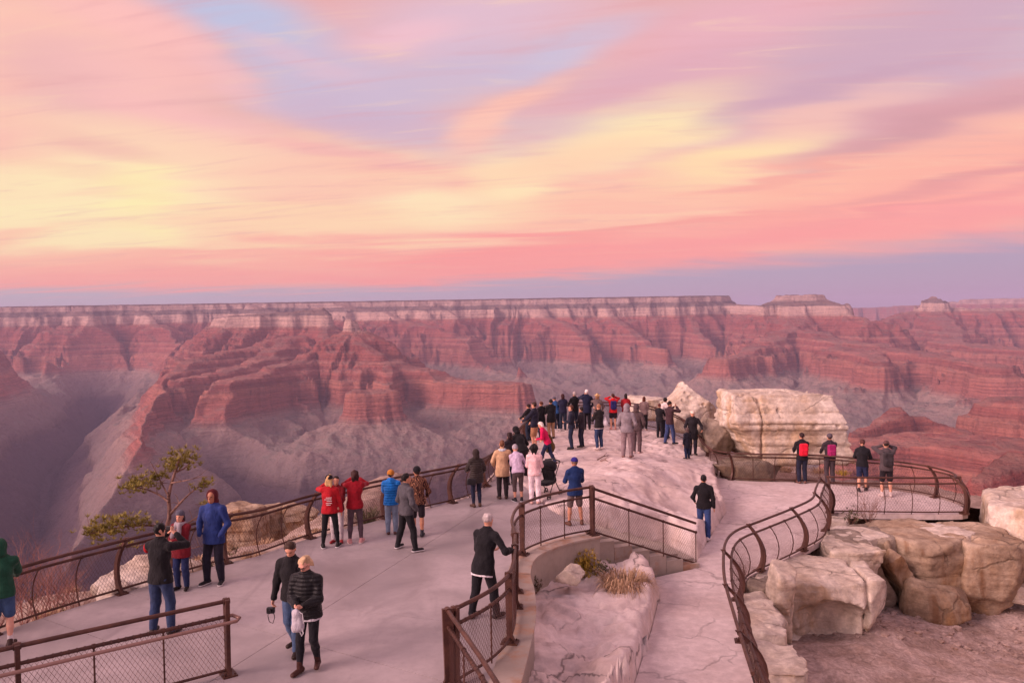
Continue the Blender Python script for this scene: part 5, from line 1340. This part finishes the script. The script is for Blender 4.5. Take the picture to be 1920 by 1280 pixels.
h = hand_world(a, 1); cw = thing_box('camera', 'black camera hanging from the hand of the walking person in jeans', 'camera', h + Vector((-.02, -.03, -.08)), (.12, .07, .09), plain((26, 25, 28), .4, .5, 'camera_body'))
mb = MB(); mb.tube([(0.04, 0, -.03), (.05, .02, -.12), (.02, .02, -.21), (-.03, .01, -.18), (-.045, 0, -.09), (-.04, 0, -.02)], .006, 6); mb.build('wrist_strap', plain((24, 22, 24), .7), cw)
mb = MB(); mb.tube([(0, -.035, 0), (0, -.075, 0)], .032, 12); mb.build('lens', plain((20, 20, 22), .25, .6), cw)
a = person(580, 1256, 1038, 172, 'person with short blond hair and glasses in black puffer jacket', top_c=(24, 23, 27), top_k='puffer', puffy=5.5, leg_c=(26, 25, 32), leg_k='slim', arms=('belly', 'belly'), feet=((-.09, -.10, .03), (.10, .12)), head=(-14, 30), shoe=(72, 44, 38), sock=((66, 40, 35), .2), glasses=True, res=HI, hair='bob', hair_c=(196, 164, 128), skin=3, fem=True, collar=('hem', (200, 196, 205)), lean=5)
h = hand_world(a, 0).lerp(hand_world(a, 1), .5)
F = Field(.012, .03); F.cone((0, 0, 0), (0, -.01, -.07), .02, .05).cone((0, -.01, -.07), (.01, -.02, -.24), .07, .10, ((0, 1, 0), .6)); v, q = F.mesh(wrinkle=.02, wscale=14)
bag = link('bag', new_mesh('bag', v, q, True, [cloth((176, 170, 178), .7, name='bag_cloth')]), None, None, h + Vector((.0, -.06, .02))); tagged(bag, 'crumpled light grey drawstring bag held by the blond person', 'bag')
mb = MB(); mb.tube([(.07, -.06, -.2), (.10, -.05, -.32), (.08, -.05, -.36), (.05, -.05, -.30)], .009, 6); mb.tube([(.0, -.02, -.02), (.09, -.05, -.05), (.11, -.06, -.18)], .007, 6); mb.build('drawstring', cloth((190, 186, 190)), bag)
a = person(620, 1026, 890, 6, 'person with long blond hair in red hoodie and black leggings', top_c=(172, 24, 36), leg_c=(26, 25, 30), leg_k='slim', arms=('photo', 'down'), feet=((-.17, -.03), (.17, .02)), hair='long', hair_c=(206, 166, 116), hat='cap', hat_c=(30, 26, 30), shoe=(28, 26, 28), sole=(225, 220, 220), sock=((220, 214, 214), .12), res=MID, fem=True, top_k='sweater')
mb = MB()
for i, (x, z, w) in enumerate(((0, 1.22, .12), (-.02, 1.18, .15), (.01, 1.14, .11), (0, 1.09, .13), (-.01, 1.05, .09))): mb.box((x * a['s'], -.148 * a['s'], z * a['s']), (w, .02, .012))
mb.build('back_print', cloth((214, 190, 190)), a['root'])
person(633, 1016, 895, 180, 'person in white trousers and red shoes half hidden behind the blond in red hoodie', top_c=(120, 24, 34), leg_c=(216, 204, 208), shoe=(150, 34, 44), H=1.52, arms=('rail', 'rail'), res=LO, fem=True)
person(667, 1018, 880, 8, 'person with long brown hair in red sweater and grey leggings', top_c=(150, 20, 36), leg_c=(84, 68, 76), leg_k='slim', arms=('photo', 'photo'), feet=((-.13, -.02), (.13, .03)), hair='long', hair_c=(58, 30, 28), shoe=(196, 140, 140), sole=(225, 205, 200), res=MID, fem=True, top_k='sweater', head=(20, 0))
person(735, 1001, 880, 4, 'person in bright blue puffer jacket and mustard beanie', top_c=(18, 112, 196), top_k='puffer', puffy=5.5, leg_c=(124, 140, 162), hat='beanie', hat_c=(190, 122, 46), hair='short', arms=('rail', 'rail'), res=MID, shoe=(90, 60, 60))
person(763, 1032, 885, -48, 'person in grey hooded jacket and black trousers standing with legs apart', top_c=(78, 76, 82), leg_c=(26, 25, 30), arms=('pocket', 'pocket'), feet=((-.28, -.05), (.24, .08)), hair_c=(24, 18, 18), glasses=True, shoe=(30, 28, 32), sole=(215, 210, 212), res=MID, skin=1, head=(-12, 0))
person(784, 1006, 873, 8, 'person in patterned fleece jacket with black beanie and black shorts', mat_top=pattern_mat(), leg_c=(38, 32, 40), leg_k='shorts', hat='beanie', hat_c=(24, 22, 28), sock=((44, 46, 62), .22), shoe=(40, 38, 46), arms=('pocket', 'low'), res=MID, skin=1, top_k='jacket')
a = person(894, 950, 840, 22, 'person in dark hooded puffer jacket with knee boots and a handbag at the railing', top_c=(50, 42, 40), top_k='puffer', puffy=5.5, leg_c=(34, 38, 60), leg_k='slim', hood=(54, 44, 42), arms=('rail', 'low'), sock=((80, 56, 46), .75), shoe=(78, 54, 44), res=MID, fem=True, hem=.18)
thing_box('handbag', 'small black handbag on the hip of the hooded person with boots', 'handbag', a['W']((-.20, -.10, .80)), (.24, .12, .17), plain((34, 32, 36), .4, .4, 'bag_leather'), (0, .1, .3), .5)
person(943, 935, 823, 6, 'person in beige hooded parka and dark trousers', top_c=(196, 160, 126), top_k='coat', hem=.24, leg_c=(42, 36, 40), hair='short', hair_c=(112, 72, 52), collar=('scarf', (196, 204, 212)), arms=('low', 'low'), res=MID, shoe=(66, 46, 40))
person(957, 908, 808, 30, 'dark haired person in black behind the beige parka', top_c=(34, 26, 34), hair='long', hair_c=(46, 26, 28), arms=('rail', 'rail'), res=LO, fem=True)
person(981, 897, 818, 35, 'person in black leaning over the railing beside the beige parka', top_c=(24, 22, 26), leg_c=(44, 36, 40), lean=34, arms=('rail', 'rail'), hair_c=(70, 34, 30), res=LO, hood=(26, 23, 27), H=1.7)
person(972, 940, 838, 14, 'person in lavender top and grey capri trousers bending over a pushchair', top_c=(200, 180, 204), leg_c=(84, 70, 72), leg_k='capri', lean=26, arms=((.05, .42, .95), (.25, .42, .95)), hair_c=(170, 160, 168), shoe=(36, 34, 40), sole=(210, 205, 210), res=MID, fem=True, top_k='tshirt', H=1.6)
person(1003, 944, 830, -4, 'person with black curly hair in pale pink top and white trousers', top_c=(232, 190, 192), leg_c=(228, 210, 216), hair='curly', hair_c=(20, 16, 18), arms=('belly', 'belly'), shoe=(200, 160, 150), res=MID, fem=True, top_k='sweater', skin=2)
person(1079, 984, 855, 14, 'person in dark blue jacket with purple cap, grey shorts and sandals', top_c=(24, 46, 92), leg_c=(98, 84, 84), leg_k='shorts', hat='cap', hat_c=(46, 38, 120), hair_c=(120, 96, 84), arms=('phone', 'phone'), feet=((-.17, 0), (.17, 0)), shoe=(96, 62, 48), res=MID, skin=1, hem=.14)
person(908, 1160, 958, -30, 'grey haired person in black suit leaning on the curved railing', top_c=(22, 20, 25), leg_c=(28, 26, 32), lean=14, arms=('belly', (.36, .34, 1.10)), hair='short', hair_c=(178, 166, 164), feet=((-.20, -.05), (.17, .12)), collar=('hem', (215, 208, 214)), shoe=(30, 27, 30), res=HI, hem=.17, skin=0)
# crowd on the outcrop and at the tip
cg = dict(ground=G)
person(1027, 872, 787, 78, 'white haired person in magenta jacket stepping over the rock', top_c=(206, 22, 84), leg_c=(40, 46, 74), hair='bob', hair_c=(220, 208, 200), lean=22, arms=('rail', 'low'), feet=((-.08, .30), (.08, -.28, .05)), shoe=(70, 44, 40), res=MID, fem=True, **cg)
F = Field(.018, .04); F.cone((0, 0, 0), (.02, .0, -.32), .13, .19, ((0, 1, 0), .7)); v, q = F.mesh(wrinkle=.03, wscale=9)
tagged(link('bag', new_mesh('bag', v, q, True, [cloth((92, 72, 40), .9, name='bag_cloth')]), None, None, PEOPLE[-1]['W']((.22, -.02, 1.02))), 'large olive brown bag slung at the side of the person in magenta', 'bag')
person(1003, 842, 752, 62, 'person in navy top and khaki shorts at the left end of the crowd', top_c=(34, 34, 52), leg_c=(176, 128, 96), leg_k='shorts', arms=('rail', 'low'), res=LO, hair_c=(56, 36, 30), **cg)
person(992, 826, 762, 50, 'dark clad person at the railing left of the person in khaki shorts', top_c=BLK, hair_c=(46, 26, 26), arms=('rail', 'rail'), res=LO, **cg)
person(1016, 822, 751, 40, 'reddish haired person in black coat among the crowd at the tip', top_c=(26, 24, 30), top_k='coat', hair_c=(92, 50, 38), arms=('rail', 'rail'), res=LO, **cg)
person(1034, 822, 747, 24, 'broad person in black jacket and khaki trousers seen from behind at the tip', top_c=(22, 21, 26), leg_c=(160, 126, 98), hair_c=(30, 24, 24), arms=('phone', 'phone'), res=LO, top_k='coat', hem=.2, **cg)
person(1045, 806, 745, 30, 'person in blue jacket and grey hat bending forward at the tip', top_c=(44, 82, 132), hat='beanie', hat_c=(96, 90, 104), lean=22, arms=('rail', 'rail'), res=LO, **cg)
person(1056, 806, 737, 6, 'person with dark red hair in navy jacket at the tip railing', top_c=(32, 32, 56), hair='bob', hair_c=(60, 26, 30), arms=('rail', 'rail'), res=LO, fem=True, **cg)
person(1078, 803, 733, 18, 'grey haired person in black jacket at the tip railing', top_c=(28, 25, 30), hair_c=(176, 160, 156), arms=('rail', 'rail'), res=LO, **cg)
person(1101, 805, 729, 4, 'white haired person in navy coat standing tall at the tip railing', top_c=(28, 32, 58), top_k='coat', hem=.2, leg_c=(24, 22, 30), hair_c=(216, 204, 200), arms=('photo', 'low'), res=LO, **cg)
person(1072, 842, 758, 82, 'person in navy sweater and jeans facing sideways near the tip', top_c=(30, 32, 50), leg_c=(38, 46, 68), hair_c=(84, 50, 38), arms=('belly', 'belly'), res=LO, **cg)
person(1091, 838, 765, 64, 'person in charcoal jacket close behind the one in navy sweater', top_c=(50, 44, 52), leg_c=(36, 40, 58), hair_c=(50, 40, 40), arms=('belly', 'rail'), res=LO, **cg)
a = person(1124, 842, 756, 30, 'person in black vest and blue jeans with a white bag', top_c=(34, 30, 32), leg_c=(48, 62, 94), hair='short', hair_c=(150, 104, 78), arms=('phone', 'photo'), collar=('hem', (222, 212, 214)), res=LO, fem=True, shoe=(210, 190, 186), **cg)
F = Field(.018, .03); F.cone((0, 0, .12), (0, 0, -.06), .05, .12, ((0, 1, 0), .6)); v, q = F.mesh(wrinkle=.015, wscale=12)
tagged(link('bag', new_mesh('bag', v, q, True, [cloth((226, 218, 222), .8, name='bag_cloth')]), None, None, a['W']((.20, -.10, 1.05))), 'white cloth bag on the hip of the person in black vest', 'bag')
person(1121, 808, 737, -4, 'person in straw hat and brown jacket at the tip railing', top_c=(104, 88, 88), leg_c=(110, 104, 122), hat='sunhat', hat_c=(222, 182, 122), hair='bob', hair_c=(150, 110, 84), arms=('photo', 'low'), res=LO, fem=True, **cg)
person(1150, 805, 737, 2, 'person in red jacket with blue backpack and black shorts at the tip', top_c=(200, 30, 42), leg_c=(36, 28, 36), leg_k='skirt', pack=(32, 30, 86), arms=('face', 'face'), hair_c=(70, 36, 32), res=LO, fem=True, shoe=(190, 130, 120), skin=0, **cg)
person(1174, 803, 737, -6, 'person with long black hair in red behind the grey hoodie', top_c=(160, 36, 46), hair='long', hair_c=(32, 20, 24), arms=('rail', 'rail'), res=LO, fem=True, **cg)
person(1176, 858, 748, -14, 'tall person in grey hoodie and grey trousers standing on the rock', top_c=(136, 126, 132), leg_c=(136, 116, 120), hood=(140, 130, 136), arms=('pocket', 'pocket'), res=MID, shoe=(120, 84, 78), feet=((-.12, -.03), (.12, .05)), **cg)
person(1194, 850, 757, -24, 'person in brown hooded jacket beside the grey hoodie', top_c=(82, 66, 68), leg_c=(92, 74, 78), hood=(84, 68, 70), arms=('pocket', 'pocket'), res=MID, shoe=(190, 160, 156), **cg)
person(1208, 807, 743, -16, 'person with long brown hair in grey sweater and black trousers', top_c=(134, 112, 110), leg_c=(26, 23, 28), hair='long', hair_c=(92, 46, 36), arms=('belly', 'belly'), res=LO, fem=True, shoe=(190, 160, 150), **cg)
person(1237, 820, 761, -30, 'child in black beside the pitted boulder', top_c=(32, 28, 34), leg_c=(34, 32, 40), H=1.48, hair_c=(96, 44, 40), arms=('rail', 'rail'), res=LO, **cg)
person(1248, 822, 745, -20, 'dark haired person in white shirt half hidden before the pitted boulder', top_c=(226, 206, 202), leg_c=(44, 44, 56), hair_c=(22, 16, 18), arms=('rail', 'rail'), res=LO, skin=2, **cg)
person(1256, 833, 752, -58, 'person in maroon brown jacket and jeans photographing the pitted boulder', top_c=(64, 42, 48), leg_c=(54, 66, 106), hair_c=(40, 24, 24), arms=('photo', 'photo'), feet=((-.14, -.12), (.10, .14)), res=MID, **cg)
person(1299, 852, 770, 172, 'person in black coat and white hat resting a hand on the descending railing', top_c=(34, 30, 36), top_k='coat', hem=.3, leg_c=(36, 34, 46), hat='cap', hat_c=(226, 206, 190), hair_c=(120, 100, 92), arms=((-.34, .22, 1.0), 'low'), res=MID, **cg)
person(1289, 860, 798, 30, 'child in dark hooded coat and jeans in front of the person in white hat', top_c=(32, 32, 46), top_k='coat', hem=.3, leg_c=(36, 46, 78), hood=(92, 74, 72), H=1.22, arms=('down', 'down'), res=MID, **cg)
# lower path and terrace
person(1320, 1010, 890, -14, 'person in black sweater and blue jeans walking past the foot of the steps', z=ZL, top_c=(26, 23, 28), top_k='sweater', leg_c=(52, 72, 120), hair_c=(24, 18, 20), feet=((-.10, .18), (.11, -.20, .04)), arms=('low', 'down'), shoe=(222, 210, 208), sole=(225, 215, 212), res=MID, skin=1)
person(1504, 906, 815, -4, 'person in black with a bright red backpack on the terrace', z=ZL, top_c=(32, 27, 33), leg_c=(34, 36, 54), pack=(214, 26, 54), hair_c=(44, 26, 26), arms=('rail', 'rail'), res=MID, shoe=(110, 76, 68))
person(1556, 907, 818, -2, 'person in dark jacket with a purple backpack and grey beanie on the terrace', z=ZL, top_c=(54, 46, 52), leg_c=(66, 56, 62), pack=(150, 30, 92), hat='beanie', hat_c=(86, 76, 84), arms=('rail', 'rail'), res=MID, shoe=(90, 66, 62))
person(1617, 921, 830, -26, 'person in black top and navy shorts leaning towards the terrace railing', z=ZL, top_c=(28, 26, 32), leg_c=(36, 42, 72), leg_k='shorts', arms=('rail', 'rail'), hair_c=(84, 50, 46), lean=8, res=MID, shoe=(36, 32, 36), sole=(150, 140, 140), fem=True, feet=((-.1, -.12), (.1, .12)), top_k='sweater')
person(1662, 931, 828, -10, 'person in grey hoodie and black shorts with both arms raised to the eyes', z=ZL, top_c=(78, 68, 72), leg_c=(34, 29, 35), leg_k='shorts', pack=(50, 44, 48), hat='cap', hat_c=(96, 66, 66), arms=('face', 'face'), res=MID, shoe=(200, 180, 176), sock=((210, 196, 192), .16), feet=((-.13, 0), (.13, 0)))
# pushchair beside the two standing at the outcrop's foot
def stroller(px, py):
    p = at(px, py, 0.02); s = empty('pushchair', p, R(-35), label='black pushchair beside the person in white trousers', cat='pushchair')
    dk = plain((28, 26, 30), .5, .3, 'pushchair_frame'); fb = cloth((26, 24, 30), .85, name='pushchair_fabric')
    for x in (-.24, .24):
        for y in (-.28, .32):
            mb = MB(); mb.tube([(x + .0, y + .085 * math.cos(w), .09 + .085 * math.sin(w)) for w in np.linspace(0, 2 * math.pi, 15)], .016, 6, False); mb.tube([(x - .02, y, .09), (x + .02, y, .09)], .02, 8)
            for k in range(4): mb.tube([(x, y, .09), (x, y + .08 * math.cos(k * 1.57), .09 + .08 * math.sin(k * 1.57))], .006, 5)
            mb.build('wheel', dk, s)
        mb = MB(); mb.tube([(x, -.28, .10), (x, .0, .52), (x, .30, .98)], .014, 6); mb.tube([(x, .32, .10), (x, .02, .50), (x, -.30, .46)], .014, 6); mb.build('frame', dk, s)
    mb = MB(); mb.tube([(-.24, .30, .98), (0, .34, 1.02), (.24, .30, .98)], .02, 8); mb.build('handle', dk, s)
    F = Field(.02, .03); F.box((0, -.10, .42), (.20, .22, .05), None, .04).box((0, .10, .62), (.20, .05, .22), np.array([[1, 0, 0], [0, .94, -.34], [0, .34, .94]]), .04); v, q = F.mesh(wrinkle=.01); link('seat', new_mesh('seat', v, q, True, [fb]), s)
    F = Field(.02, .03); F.ell((0, .06, .84), (.24, .28, .20)); F.cut((0, 0, .80), (0, -.5, -.86)); v, q = F.mesh(wrinkle=.008); link('canopy', new_mesh('canopy', v, q, True, [fb]), s)
stroller(1026, 932)
print('people', round(time.time() - T0, 1))
# ------------------------------------------------------------------ plants
def leaf_mat(name, a, b, rough=.7):
    m, nt, bs = principled(name, rough, .2); n = nt.noise(world_pos(nt), 5, 3, .7)
    nt.put(bs.inputs['Base Color'], nt.mix(nt.maprange(n, .35, .68), lin(a), lin(b))); return m
M_NEEDLE = leaf_mat('pine_needles', (118, 108, 52), (172, 156, 82)); M_BARK = leaf_mat('grey_bark', (96, 70, 64), (150, 116, 104))
M_TWIG = leaf_mat('dry_twigs', (98, 72, 64), (150, 112, 98)); M_STRAW = leaf_mat('straw_grass', (150, 118, 92), (206, 172, 140)); M_YELL = leaf_mat('yellow_brush', (132, 108, 40), (196, 164, 74))
M_SAGE = leaf_mat('sage_leaves', (70, 66, 50), (112, 104, 78)); M_PINKB = leaf_mat('pinkish_brush', (132, 92, 88), (172, 124, 114))
def blades(rg, n, origin, spread, length, width, up=1.0, curl=0.3, out=1.0):
    """n curved blades from around origin"""
    V = []; F = []
    for i in range(n):
        a = rg.uniform(0, 2 * math.pi); r = spread * math.sqrt(rg.uniform(0, 1)) * .45
        b = np.array([r * math.cos(a), r * math.sin(a), 0]) + origin
        t = rg.uniform(.15, 1.0) * out; d = np.array([math.cos(a) * t, math.sin(a) * t, up * rg.uniform(.5, 1.1)]); d /= np.linalg.norm(d)
        L = length * rg.uniform(.55, 1.1); sd = np.array([-math.sin(a), math.cos(a), 0]) * width * .5
        p1 = b + d * L * .55; p2 = p1 + (d + np.array([0, 0, -curl * rg.uniform(.3, 1.6)])) * L * .45
        k = len(V); V += [b - sd, b + sd, p1 + sd * .8, p1 - sd * .8, p2 + sd * .15, p2 - sd * .15]; F += [[k, k + 1, k + 2, k + 3], [k + 3, k + 2, k + 4, k + 5]]
    return np.array(V), np.array(F)
def twigs(rg, n, h, w, seg=3, r0=.008):
    mb = MB()
    def grow(p, d, L, r, lev):
        q = p + d * L; m = p.lerp(q, .5) + Vector((rg.uniform(-1, 1), rg.uniform(-1, 1), rg.uniform(-.4, .4))) * L * .10
        mb.tube([p, m, q], [r, r * .8, r * .55], 4, False)
        if lev > 0:
            for _ in range(rg.randint(2, 4)):
                d2 = (d + Vector((rg.uniform(-1, 1), rg.uniform(-1, 1), rg.uniform(-.3, .7))) * .75).normalized(); s = p.lerp(q, rg.uniform(.45, 1)); grow(s, d2, L * rg.uniform(.45, .75), r * .55, lev - 1)
    for i in range(n):
        a = rg.uniform(0, 6.28); d = Vector((math.cos(a) * rg.uniform(.1, .9) * w / h, math.sin(a) * rg.uniform(.1, .9) * w / h, 1)).normalized()
        grow(Vector((math.cos(a) * .03, math.sin(a) * .03, -.03)), d, h * rg.uniform(.4, .6), r0, seg - 1)
    return mb
def shrub(px, py, z, h, w, label, mat, kind='leafy', n=260, seed=1, group=None, cat='shrub', d=None, name='shrub', twig=M_TWIG, snap=None):
    rg = np.random.RandomState(seed); p = at(px, py, z) if d is None else atd(px, py, d)
    if snap is not None:
        for _ in range(4): z = float(snap(np.array([[p.x]]), np.array([[p.y]]))[0, 0]); p = at(px, py, z)
    root = empty(name, p, rg.uniform(0, 6), label=label, cat=cat, group=group)
    if kind != 'grass':
        mb = twigs(rg, 7 if kind == 'leafy' else 13, h, w, 3 if kind == 'leafy' else 4); mb.build('stem', twig, root)
    if kind == 'leafy':
        Vs, Fs, k = [], [], 0
        for i in range(n // 6):
            a, e, r = rg.uniform(0, 6.28), rg.uniform(.1, 1.4), rg.uniform(.55, 1) * (1 + .25 * math.sin(i * 2.1))
            o = np.array([math.cos(a) * math.cos(e) * w / 2 * r, math.sin(a) * math.cos(e) * w / 2 * r, math.sin(e) * h * r])
            v, f = blades(rg, 6, o, .05, h * .20, .016, .9, .2); Vs.append(v); Fs.append(f + k); k += len(v)
        link('foliage', new_mesh('foliage', np.concatenate(Vs), np.concatenate(Fs), False, [mat]), root)
    elif kind == 'grass':
        v, f = blades(rg, n, np.zeros(3), w, h, .016, 1.0, 1.3, .9); link('blades', new_mesh('blades', v, f, False, [mat]), root)
    return root
shrub(1094, 1080, -.62, .50, .80, 'yellow flowering rabbit brush in the planter by the wall', M_YELL, n=1800, seed=3, snap=G)
shrub(1172, 1104, -.78, .60, .95, 'clump of drooping straw coloured grass in the planter', M_STRAW, 'grass', 620, 5, cat='grass clump', name='grass_clump', snap=G)
shrub(1132, 1082, -.66, .36, .5, 'small dark bush between the yellow brush and the straw grass', M_SAGE, n=420, seed=6, snap=G)
shrub(1002, 1112, -.75, .36, .34, 'dark green weed at the foot of the curved wall', M_SAGE, n=420, seed=7, snap=G)
shrub(1628, 978, -1.18, .95, 1.1, 'bare twiggy dry shrub below the front railing of the terrace', M_TWIG, 'bare', seed=9)
shrub(1596, 982, -1.2, .45, .6, 'low grey brush beside the bare twiggy shrub', M_SAGE, n=260, seed=10)
shrub(688, 982, -.35, .75, .38, 'upright green plant behind the railing next to the red sweater', M_SAGE, 'grass', 200, 11, cat='plant', name='plant')
shrub(1456, 757, 0, .45, .62, 'round dry tumbleweed on top of the huge boulder', M_TWIG, 'bare', seed=12, d=32.6)
shrub(1490, 1246, -3.1, .45, .5, 'dark round bush in the shade on the earth slope', M_SAGE, n=420, seed=13)
for i, (px, py) in enumerate(((1368, 872), (1385, 878), (1402, 884), (1420, 876), (1438, 886), (1455, 878), (1474, 884), (1395, 862), (1430, 866), (1462, 868), (1535, 886), (1580, 890))):
    shrub(px, py, ZL, .42, .6, 'dry yellowish grass tuft below the huge boulder', M_YELL if i % 2 else M_STRAW, 'grass', 150, 20 + i, 'dry grass below the boulder', 'grass tuft', name='grass_tuft', snap=height_far)
# twiggy brush on the slope outside the left railing
for i, (px, py, d, h) in enumerate(((38, 1040, 18.0, 2.0), (-20, 1050, 17.5, 2.0), (95, 1030, 19.0, 1.7), (135, 1045, 18.0, 1.1), (-60, 1085, 16.5, 1.6), (75, 1085, 17.0, 1.4))):
    q = atd(px, py, d); zz = float(height_rim(np.array([[q.x]]), np.array([[q.y]]))[0, 0])
    o = shrub(px, py, 0, h, h * 1.0, 'pinkish leafless brush outside the railing near the green hoodie', M_PINKB, 'bare', seed=40 + i, group='leafless brush by the left railing', d=d, twig=M_PINKB); o.location.z = zz - .02
rgl = np.random.RandomState(77)
for i in range(26):
    px = rgl.uniform(60, 640); d = rgl.uniform(15.5, 24)
    by = np.interp(px, [0, 200, 480, 640], [1190, 1119, 1043, 992]); q = at(px, by, 0); dir2 = Vector((q.x, q.y, 0)).normalized(); q = q + dir2 * rgl.uniform(1.0, 7.0)
    zz = float(height_rim(np.array([[q.x]]), np.array([[q.y]]))[0, 0]); hh = rgl.uniform(.18, .42)
    kind = 'leafy' if i % 2 else 'grass'
    o = shrub(960, 1000, 0, hh, hh * 1.5, 'low dark scrub dotting the slope outside the left railing' if i % 2 else 'small dry grass tuft on the slope outside the left railing', M_SAGE if i % 2 else M_STRAW, kind, 130, 100 + i, 'scrub on the left slope' if i % 2 else 'grass on the left slope', 'shrub' if i % 2 else 'grass tuft', name='scrub' if i % 2 else 'grass_tuft'); o.location = (q.x, q.y, zz - .02)
# straggling pine outside the left railing
def pine():
    D = 19.0; base = atd(318, 1085, D); zz = float(height_rim(np.array([[base.x]]), np.array([[base.y]]))[0, 0]); base.z = min(zz, base.z) - .1
    root = empty('pine_tree', base, label='straggling pine with bare branches and sparse needle clumps outside the left railing', cat='tree')
    P = lambda px, py, dd=0.0: atd(px, py, D + dd) - base
    rg = np.random.RandomState(5)
    mb = MB(); trunk = [Vector((0, 0, -.1)), P(322, 1040), P(312, 1000), P(318, 965), P(316, 930, .1), P(322, 905, .1), P(330, 880), P(338, 858)]
    mb.tube(cat(trunk, False, .12), list(np.linspace(.075, .022, len(cat(trunk, False, .12)))), 8); mb.build('trunk', M_BARK, root)
    def limb(pts, r):
        c = cat([Vector(p) for p in pts], False, .12); m = MB(); m.tube(c, list(np.linspace(r, r * .3, len(c))), 6)
        for i in range(2, len(c), 2):         # side twigs
            for _ in range(2):
                d = Vector((rg.uniform(-1, 1), rg.uniform(-1, 1), rg.uniform(-.3, 1))).normalized(); q = c[i] + d * rg.uniform(.15, .42)
                m.tube([c[i], c[i].lerp(q, .5) + Vector((0, 0, rg.uniform(-.03, .05))), q], [r * .35, r * .25, .003], 4, False)
        m.build('branch', M_BARK, root)
    limb([P(314, 990), P(290, 985, -.3), P(250, 985, -.4), P(205, 992, -.3), P(170, 1000, -.2)], .035)
    limb([P(316, 940), P(295, 925, .2), P(268, 915, .2), P(245, 912, .3)], .028)
    limb([P(318, 965), P(345, 935, -.2), P(368, 915, -.1), P(385, 905, 0)], .030)
    limb([P(316, 930), P(300, 900, .3), P(290, 880, .3), P(282, 865, .3)], .022)
    limb([P(330, 885), P(350, 875, .2), P(360, 862, .3)], .02)
    limb([P(322, 905), P(350, 900, -.4), P(372, 895, -.4)], .02)
    limb([P(312, 1000), P(345, 985, .4), P(375, 965, .5), P(392, 950, .5)], .026)
    limb([P(313, 1010), P(280, 1020, .3), P(240, 1025, .4)], .024)
    limb([P(320, 1035), P(350, 1030, -.3), P(390, 1020, -.3)], .02)
    clumps = [(338, 858, .0, .24, 26), (350, 868, .2, .22, 18), (322, 872, .1, .20, 16), (262, 906, .25, .24, 26), (246, 912, .3, .20, 18), (282, 902, .2, .2, 16), (178, 994, -.2, .26, 26), (205, 986, -.3, .28, 30), (232, 982, -.35, .26, 26), (258, 984, -.4, .22, 16), (190, 1004, -.1, .2, 16), (374, 912, -.1, .12, 9), (386, 904, 0, .10, 8), (380, 950, .5, .10, 5), (300, 890, .3, .12, 7), (240, 1024, .4, .14, 8)]
    for (px, py, dd, r, n) in clumps:
        c = P(px, py, dd); Vs, Fs, k = [], [], 0
        for i in range(int(n * 1.9)):
            o = np.array([rg.normal(0, r * .75), rg.normal(0, r * .7), rg.normal(0, r * .42)])
            v, f = blades(rg, 16, o, .02, .11, .015, .7, -.1, 1.3); Vs.append(v); Fs.append(f + k); k += len(v)
        link('needle_clump', new_mesh('needle_clump', np.concatenate(Vs), np.concatenate(Fs), False, [M_NEEDLE]), root, None, c)['kind'] = 'stuff'
pine()
# fallen sticks on the outcrop
for (x0, y0, x1, y1, lb) in ((1120, 856, 1142, 848, 'crooked dead stick lying on the rock near the grey hoodie'), (1126, 858, 1140, 861, 'short dead stick lying beside the crooked one')):
    a = at(x0, y0, .28); b = at(x1, y1, .30); a.z = float(G(np.array([[a.x]]), np.array([[a.y]]))[0, 0]) + .03; b.z = float(G(np.array([[b.x]]), np.array([[b.y]]))[0, 0]) + .05
    mb = MB(); m = a.lerp(b, .5) + Vector((.02, .05, .04)); mb.tube([Vector((0, 0, 0)), m - a, b - a], [.02, .018, .008], 6); mb.tube([m - a, m - a + Vector((.12, .10, .10))], [.012, .005], 5); o = mb.build('stick', M_BARK); o.location = a; tagged(o, lb, 'stick')
# loose stones over the earth slope
rgs = np.random.RandomState(8); Vs, Fs, k = [], [], 0
bmx = bmesh.new(); bmesh.ops.create_icosphere(bmx, subdivisions=1, radius=1); bv = np.array([v.co[:] for v in bmx.verts]); bf = np.array([[v.index for v in f.verts] for f in bmx.faces]); bmx.free()
for i in range(900):
    px, py = rgs.uniform(1430, 1990), rgs.uniform(1100, 1290); q = at(px, py, -3.7); x, y = q.x, q.y
    z = float(height_pit(np.array([[x]]), np.array([[y]]))[0, 0]); r = .02 + .07 * rgs.uniform() ** 3
    v = bv * (1 + .35 * rgs.uniform(-1, 1, (len(bv), 1))) * r * np.array([1.2, 1, .6]); Vs.append(v + [x, y, z + r * .2]); Fs.append(bf + k); k += len(bv)
o = link('gravel', new_mesh('gravel', np.concatenate(Vs), np.concatenate(Fs), False, [M_DIRT])); tagged(o, 'loose stones and gravel scattered over the brown earth slope', 'gravel', kind='stuff')
print('plants', round(time.time() - T0, 1))
